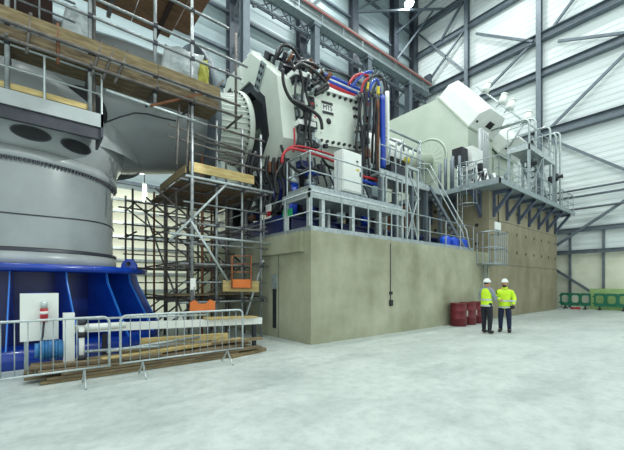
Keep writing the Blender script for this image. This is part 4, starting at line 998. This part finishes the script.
sb = thing('support_beam', 'long white painted beam on short black legs behind the crowd barriers', 'beam', (2.5, 7.95, 0))
link('beam', MB().bar((.6, 8.45, .74), (4.7, 8.0, .66), .14, .17), 'whitep', sb)
link('top_pipe', MB().tube((.7, 8.5, .92), (3.3, 8.23, .88), .025, 8), 'galvl', sb)
for x, y in ((1.1, 8.4), (3.3, 8.16), (4.5, 8.03)): link('leg', MB().bar((x, y, 0), (x, y, .6), .09), 'blackm', sb)
for k in range(3):
    plank((3.2, 8.01+.13*k, .80), (4.5, 7.87+.13*k, .777), .125, .035, 'timbery', 'short pale board lying across the right end of the white beam', 'boards on the white beam')
pu = thing('grease_pump', 'blue electric motor on a white valve post in front of the blue base', 'pump', (.45, 7.6, 0))
link('post', MB().box((.35, 7.55, .2), (.52, 7.75, 1.12)), 'whitep', pu)
link('pipe_arm', MB().tube((.52, 7.65, .82), (1.4, 7.9, .80), .07, 10), 'whitep', pu)
link('down_pipe', MB().tube((.62, 7.5, .05), (.62, 7.5, .95), .045, 10), 'whitep', pu)
for z in (.3, .72, .95): link('valve', MB().tube((.62, 7.5, z-.05), (.62, 7.5, z+.05), .075, 10), 'slate' if z != .72 else 'blackm', pu)
mo = link('motor', MB().tube((.02, 7.62, .48), (.35, 7.62, .48), .16, 20), 'bluemotor', pu)
link('motor_cap', MB().tube((-.05, 7.62, .48), (.02, 7.62, .48), .13, 20), 'bluemotor', mo)
for i in range(6): link('cooling_fin', MB().lathe([(.16, 0), (.18, 0), (.18, .015), (.16, .015)], (.06+.045*i, 7.62, .48), (1, 0, 0), 20), 'bluemotor', mo)
link('foot', MB().box((-.05, 7.5, 0), (.6, 7.75, .2)), 'galv', pu)
c0 = at(41.5, 320, y=7.95)
pb = thing('pump_control_board', 'white square control panel mounted in front of the blue base', 'panel', (c0.x, c0.y, 0))
link('panel_board', MB().box((c0.x-.30, 7.92, .62), (c0.x+.25, 7.99, 1.48)), 'whitep', pb)
for k in (-.22, .17): link('leg', MB().bar((c0.x+k, 7.98, 0), (c0.x+k, 7.98, .62), .05), 'galv', pb)
cr_ = at(44, 314, y=7.85)
rc = thing('grease_cartridge', 'red and white cylinder with hose clipped to the white control panel', 'cylinder', (cr_.x, 7.85, cr_.z-.15))
link('cylinder', MB().tube((cr_.x, 7.84, cr_.z-.14), (cr_.x, 7.84, cr_.z+.1), .06, 14), 'red', rc)
link('white_band', MB().tube((cr_.x, 7.84, cr_.z+.0), (cr_.x, 7.84, cr_.z+.05), .063, 14), 'whitep', rc)
link('cap', MB().tube((cr_.x, 7.84, cr_.z+.1), (cr_.x, 7.84, cr_.z+.22), .05, 12), 'galvl', rc)
link('bracket', MB().box((cr_.x-.03, 7.84, cr_.z-.06), (cr_.x+.03, 7.93, cr_.z-.02)), 'slate', rc)
link('hose', MB().path([(cr_.x, 7.84, cr_.z-.13), (cr_.x-.02, 7.82, cr_.z-.4), (cr_.x-.1, 7.8, cr_.z-.65), (cr_.x-.06, 7.72, .6)], .02, 6), 'slate', rc)
lb = at(37.5, 297, y=8.9)
sgn = thing('warning_label', 'small bright blue label plate on the blue base above the control panel', 'label', lb)
link('plate', MB().box((lb.x-.17, 9.6-.7, lb.z-.09), (lb.x+.17, 8.92, lb.z+.09)), 'pipeb', sgn)
link('label_panel', MB().box((lb.x-.12, 8.895, lb.z-.05), (lb.x+.12, 8.9, lb.z+.05)), 'bluel', sgn)
link('stand', MB().bar((lb.x, 8.93, lb.z-.09), (lb.x, 9.2, .34), .03), 'navy', sgn)

# ================================================================== DRUMS, GREEN BARRIERS
def drum(x, y, lab, note=False):
    t = thing('steel_drum', lab, 'drum', (x, y, 0), 'dark red drums')
    link('drum_body', MB().lathe([(.0001, 0), (.28, 0), (.3, .015), (.3, .28), (.315, .3), (.3, .32), (.3, .58), (.315, .6), (.3, .62), (.3, .87), (.31, .885), (.30, .9), (.28, .885), (.0001, .88)], (x, y, 0), n=28), 'drum', t)
    link('bung', MB().tube((x+.15, y, .88), (x+.15, y, .90), .035, 10), 'blackm', t)
    if note: link('paper_label', MB().lathe([(.303, .35), (.303, .6)], (x, y, 0), n=8, a0=radians(150), a1=radians(205)), 'whitep', t)
drum(12.9, 6.74, 'leftmost and nearest dark red steel drum against the plinth')
drum(13.72, 6.75, 'middle dark red steel drum with a white label against the plinth', True)
drum(14.5, 6.75, 'rightmost dark red steel drum with a white label, behind the two men', True)

def green_barrier(y0, y1, x, lab):
    t = thing('plastic_barrier', lab, 'barrier', (x, (y0+y1)/2, 0))
    mb = MB(); z0, z1 = .22, 1.05; n = 3; wd = (y1-y0)/n; N = 32; d = .09
    for c in range(n):
        a0 = y0+c*wd; cy, cz = a0+wd/2, (z0+z1)/2+.03; ry, rz = wd*.36, (z1-z0)*.30
        out, inn = [], []
        for i in range(N):
            t_ = 2*pi*(i+.5)/N; k = max(abs(cos(t_)), abs(sin(t_)))
            out.append((cy+cos(t_)/k*wd/2, (z0+z1)/2+sin(t_)/k*(z1-z0)/2))
            e = lambda w: (abs(w)**.6)*(1 if w > 0 else -1)
            inn.append((cy+e(cos(t_))*ry, cz+e(sin(t_))*rz))
        vs = [(x, *p) for p in out]+[(x, *p) for p in inn]+[(x+d, *p) for p in out]+[(x+d, *p) for p in inn]
        fs = []
        for i in range(N):
            j = (i+1) % N
            fs += [(i, j, N+j, N+i), (2*N+j, 2*N+i, 3*N+i, 3*N+j), (N+i, N+j, 3*N+j, 3*N+i), (j, i, 2*N+i, 2*N+j)]
        mb.add(vs, fs)
    link('panel', mb, 'green', t)
    for y in (y0+.28, y1-.28):
        f = link('foot', MB().box((x-.25, y-.07, 0), (x+.35, y+.07, .06)), 'black', t)
        link('foot_post', MB().box((x+.01, y-.04, .06), (x+.08, y+.04, .24)), 'black', f)
    for z in (.4, .85): link('hook', MB().tube((x+.045, y1, z), (x+.045, y1+.08, z), .04, 8), 'green', t)
green_barrier(5.62, 7.25, 27.6, 'green plastic pedestrian barrier with oval holes, left one by the end wall')
green_barrier(3.75, 5.45, 27.6, 'green plastic pedestrian barrier cut by the right edge of the photo')
single('storage_box', MB().box((28.0, 3.7, 0), (28.38, 5.75, 1.35)), 'greenl', 'pale green low box behind the green plastic barriers', 'box', (28.3, 4.4, 0))
single('cable_pile', MB().path([(27.2+.2*cos(.9*i), 6.3+.25*sin(.9*i), .03+.004*i) for i in range(22)], .03, 6), 'red', 'small dark red coil on the floor below the left green barrier', 'coil', (27.2, 6.3, 0))

# ================================================================== PEOPLE
def skin(nodes, edges, lvl=2, root=0):
    me = bpy.data.meshes.new('tmp'); me.from_pydata([n[0] for n in nodes], edges, []); me.update()
    o = bpy.data.objects.new('tmp', me); COL.objects.link(o)
    md = o.modifiers.new('s', 'SKIN'); md.use_smooth_shade = True
    if not me.skin_vertices: pass
    sv = me.skin_vertices[0].data if len(me.skin_vertices) else None
    if sv is None:
        import bmesh
        bm = bmesh.new(); bm.from_mesh(me); bm.verts.layers.skin.verify(); bm.to_mesh(me); bm.free(); sv = me.skin_vertices[0].data
    for i, n in enumerate(nodes):
        r = n[1]; sv[i].radius = r if isinstance(r, tuple) else (r, r); sv[i].use_root = (i == root)
    ss = o.modifiers.new('d', 'SUBSURF'); ss.levels = lvl; ss.render_levels = lvl
    bpy.context.view_layer.update()
    ev = o.evaluated_get(bpy.context.evaluated_depsgraph_get()); m2 = ev.to_mesh()
    vs = [tuple(v.co) for v in m2.vertices]; fs = [tuple(p.vertices) for p in m2.polygons]
    ev.to_mesh_clear(); bpy.data.objects.remove(o); bpy.data.meshes.remove(me)
    return vs, fs
def ell(mb, c, r, n=20, k=12, z0=-1., z1=1.):
    vs = []; fs = []
    for j in range(k+1):
        s_ = z0+(z1-z0)*j/k; s_ = max(-1, min(1, s_)); th = math.asin(s_) if False else (-pi/2+pi*j/k) ; 
        if z0 > -1: th = math.asin(z0)+(pi/2-math.asin(z0))*j/k
        for i in range(n):
            a = 2*pi*i/n; vs.append((c[0]+r[0]*cos(th)*cos(a), c[1]+r[1]*cos(th)*sin(a), c[2]+r[2]*sin(th)))
    for j in range(k):
        for i in range(n): fs.append((j*n+i, j*n+(i+1) % n, (j+1)*n+(i+1) % n, (j+1)*n+i))
    return mb.add(vs, fs, True)
def person(lab, x, y, face, pose):
    S = 1.0; R = Matrix.Rotation(radians(face), 3, 'Z'); O = Vector((x, y, 0))
    W = lambda p: R @ Vector(p)+O
    def place(mb): mb.v = [tuple(W(v)) for v in mb.v]; return mb
    t = thing('person', lab, 'person', (x, y, 0))
    LA, RA, LF, RF, tilt = pose['la'], pose['ra'], pose['lf'], pose['rf'], pose['head']
    # (pos, radius)
    def skeleton(g_t, g_a, g_l):
        n = [((0, 0, .97), (.125+g_t, .16+g_t)), ((.0, 0, 1.12), (.115+g_t, .145+g_t)), ((.01, 0, 1.3), (.125+g_t, .165+g_t)), ((.0, 0, 1.44), (.085+g_t, .13+g_t)), ((0, 0, 1.5), (.058, .058)), ((.02, 0, 1.58), (.055, .055))]
        e = [(0, 1), (1, 2), (2, 3), (3, 4), (4, 5)]
        for side, (el, wr) in ((1, LA), (-1, RA)):
            b = len(n); n += [((0, .18*side, 1.42), .062+g_a), (el, .047+g_a), (wr, .032+g_a*.8)]
            e += [(3, b), (b, b+1), (b+1, b+2)]
        for side, ft in ((1, LF), (-1, RF)):
            b = len(n); n += [((0, .095*side, .9), .092+g_l), ((ft[0]*.5+.02, ft[1]*.75+.025*side, .5), .062+g_l), ((ft[0], ft[1], .1), .042+g_l), ((ft[0]+.13, ft[1]+.02*side, .045), (.036+g_l*.5, .045+g_l*.3))]
            e += [(0, b), (b, b+1), (b+1, b+2), (b+2, b+3)]
        return n, e
    n, e = skeleton(0, 0, 0)
    mb = MB(); mb.add(*skin(n, e), True)
    # head with face, nose, ears
    hc = Vector((.03, 0, 1.67)); HR = Matrix.Rotation(radians(tilt), 3, 'Z')
    hd = MB(); ell(hd, (0, 0, 0), (.1, .078, .125)); ell(hd, (.025, 0, -.055), (.07, .06, .075))
    hd.add([(.095, -.014, .02), (.095, .014, .02), (.088, .018, -.035), (.088, -.018, -.035), (.123, 0, -.028)], [(0, 1, 4), (1, 2, 4), (2, 3, 4), (3, 0, 4)])
    for s_ in (1, -1): ell(hd, (-.005, .078*s_, -.005), (.022, .012, .034), 10, 6)
    hd.v = [tuple(HR @ Vector(v)+hc) for v in hd.v]; mb.add(hd.v, hd.f, True)
    # hands: palm and five fingers
    for side, (el, wr), curl in ((1, LA, pose['curl'][0]), (-1, RA, pose['curl'][1])):
        d = (Vector(wr)-Vector(el)).normalized(); up = Vector((0, 0, 1)); sx = d.cross(up)
        if sx.length < .2: sx = Vector((1, 0, 0))
        sx.normalize(); nn = sx.cross(d).normalized(); wv = Vector(wr)
        ps = [wv-d*.02, wv+d*.03, wv+d*.075]
        vs, fs = skin([(tuple(ps[0]), (.028, .024)), (tuple(ps[1]), (.036, .02)), (tuple(ps[2]), (.036, .017))], [(0, 1), (1, 2)], 1); mb.add(vs, fs, True)
        for k, L_ in enumerate((.068, .078, .072, .056)):
            b0_ = wv+d*.075+sx*(-.027+.018*k); d1 = (d*cos(curl*.5)-nn*sin(curl*.5)); d2 = (d*cos(curl*1.2)-nn*sin(curl*1.2))
            mb.path([b0_-d*.015, b0_+d1*L_*.45, b0_+d1*L_*.45+d2*L_*.35, b0_+d1*L_*.45+d2*L_*.6-nn*.008], [.0095, .009, .008, .006], 6)
        tb = wv+d*.02-sx*.03*side; mb.path([tb, tb-sx*.028*side+d*.03-nn*.01, tb-sx*.03*side+d*.06-nn*.02], [.012, .0105, .008], 6)
    body = link('body', place(mb), 'skin', t)
    # face details
    for nm, c, r, m in (('eye', (.092, .032, .02), (.008, .013, .009), 'hair'), ('eye', (.092, -.032, .02), (.008, .013, .009), 'hair'), ('mouth', (.092, 0, -.07), (.006, .024, .006), 'red')):
        q = MB(); ell(q, c, r, 10, 6); q.v = [tuple(HR @ Vector(v)+hc) for v in q.v]; link(nm, place(q), m, body)
    if pose.get('beard'):
        q = MB(); ell(q, (.035, 0, -.085), (.07, .066, .06), 16, 8); q.v = [tuple(HR @ Vector(v)+hc) for v in q.v]; link('beard', place(q), 'hair', t)
    q = MB(); ell(q, (-.012, 0, .03), (.1, .083, .105), 18, 10, -.55); q.v = [tuple(HR @ Vector(v)+hc) for v in q.v]; link('hair', place(q), 'hair', t)
    # trousers
    n2, e2_ = skeleton(.012, 0, .026); n2[14] = ((n2[14][0][0], n2[14][0][1], .06), .062); n2[18] = ((n2[18][0][0], n2[18][0][1], .06), .062); keep = [0, 1]+list(range(12, 15))+list(range(16, 19))
    idx = {k: i for i, k in enumerate(keep)}
    link('trousers', place(MB().add(*skin([n2[k] for k in keep], [(idx[a], idx[b]) for a, b in e2_ if a in idx and b in idx]), True)), pose['tr'], t)
    for ft, side in ((LF, 1), (RF, -1)):
        a = Vector((ft[0], ft[1], .12)); vs, fs = skin([((a.x-.02, a.y, .14), (.075, .075)), ((a.x-.02, a.y, .06), (.07, .07)), ((a.x+.1, a.y+.012*side, .055), (.062, .06)), ((a.x+.21, a.y+.02*side, .048), (.052, .05))], [(0, 1), (1, 2), (2, 3)], 2)
        b_ = MB().add(vs, fs, True); b_.v = [(p[0], p[1], max(p[2], .0)) for p in b_.v]; link('boot', place(b_), 'shoe', t)
    # top clothing
    if pose['top'] == 'vest':
        n3, e3 = skeleton(.018, .016, 0)
        keep = [3, 6, 7, 8, 9, 10, 11]; idx = {k: i for i, k in enumerate(keep)}
        sh = [n3[k] for k in keep]; eg = [(idx[a], idx[b]) for a, b in e3 if a in idx and b in idx]
        link('shirt', place(MB().add(*skin(sh, eg), True)), 'shirt', t)
        n3, e3 = skeleton(.038, .02, 0)
        v3 = [((0, 0, .88), (.175, .205))]+n3[:4]; v3[4] = ((0, 0, 1.44), (.135, .20)); v3.append(((0, 0, 1.53), (.10, .12)))
        gar = link('hi_vis_vest', place(MB().add(*skin(v3, [(0, 1), (1, 2), (2, 3), (3, 4), (4, 5)]), True)), 'hivis', t)
        zz = ((.93, .188), (1.13, .177)); rx = .17
    else:
        n3, e3 = skeleton(.05, .028, 0)
        v3 = [((0, 0, .78), (.19, .225))]+n3[:4]+n3[6:12]; v3[4] = ((0, 0, 1.45), (.105, .19))
        eg = [(0, 1), (1, 2), (2, 3), (3, 4), (4, 5), (5, 6), (6, 7), (4, 8), (8, 9), (9, 10)]
        gar = link('hi_vis_jacket', place(MB().add(*skin(v3, eg), True)), 'hivis', t)
        zz = ((.86, .2), (1.08, .19)); rx = .18
        link('collar', place(MB().lathe([(.085, 1.47), (.09, 1.55), (.08, 1.55)], (0.01, 0, 0), n=18)), 'hivis', gar)
        for (el, wr) in (LA, RA):
            p = Vector(el).lerp(Vector(wr), .55); dd = (Vector(wr)-Vector(el)).normalized()
            link('cuff_band', place(MB().tube(p-dd*.025, p+dd*.025, .073, 14)), 'band', gar)
    for z, ry in zz:
        vs, fs = [], []
        K = 32
        # ring hugging the garment: sample garment radius
        gm = gar.data; pts = [R.transposed() @ (v.co) for v in gm.vertices if abs(v.co.z-z) < .05]
        rad = []
        for i in range(K):
            a = 2*pi*i/K; c2 = Vector((cos(a), sin(a)))
            near = [p.xy.length for p in pts if p.xy.length < .30 and p.xy.normalized().dot(c2) > .93]
            rad.append(max(near) if near else rx)
        rad = [(rad[i-1]+2*rad[i]+rad[(i+1) % K])/4+.006 for i in range(K)]
        for zz_ in (z-.028, z+.028):
            for i in range(K): a = 2*pi*i/K; vs.append((rad[i]*cos(a), rad[i]*sin(a), zz_))
        fs = [(i, (i+1) % K, (i+1) % K+K, i+K) for i in range(K)]
        link('reflective_band', place(MB().add(vs, fs, True)), 'band', gar)
    # helmet
    q = MB(); ell(q, (-.005, 0, .045), (.128, .108, .125), 22, 8, 0.0001); q.lathe([(.128, .045), (.128, .035), (.1, .03)], (-.005, 0, 0), n=22)
    q.v = [(v[0], v[1]*.87 if False else v[1], v[2]) for v in q.v]
    q.prism([(.08, -.085, .042), (.165, -.05, .036), (.18, 0, .034), (.165, .05, .036), (.08, .085, .042)], (0, 0, .01))
    q.bar((-.1, 0, .15), (.1, 0, .15), .03, .035)
    q.v = [tuple(HR @ Vector(v)+hc) for v in q.v]; link('hard_hat', place(q), 'whitep', t)
    return t, W
pL, WL = person('person in sleeveless yellow hi-vis vest over grey sleeves, white hard hat, back turned', 11.68, 5.12, -6,
    dict(la=((.06, .27, 1.16), (.30, .1, 1.2)), ra=((.03, -.27, 1.15), (.28, -.14, 1.16)), lf=(.04, .12), rf=(-.06, -.13), head=-8, curl=(1.0, 1.0), tr='trouser', top='vest'))
pR, WR = person('person in a long-sleeved yellow hi-vis jacket and white hard hat, facing the other man', 12.46, 4.86, 196,
    dict(la=((-.02, .29, 1.15), (.16, .26, .95)), ra=((.05, -.28, 1.14), (.29, -.1, 1.12)), lf=(.03, .14), rf=(-.02, -.13), head=-6, curl=(.9, .8), tr='trousern', top='jacket', beard=True))
c = WL((.40, -.03, 1.19))
single('notebook', MB().box(c-Vector((.07, .1, .008)), c+Vector((.07, .1, .008)), Matrix.Rotation(radians(-25), 3, 'Y'), c), 'blackm', 'small dark notebook held by the person in the vest', 'notebook', c)
c = WR((.23, .25, .88)); q = MB(); ell(q, c, (.085, .075, .07), 14, 8)
single('work_gloves', q, 'black', 'bunched black work gloves held low by the person in the jacket', 'gloves', c)
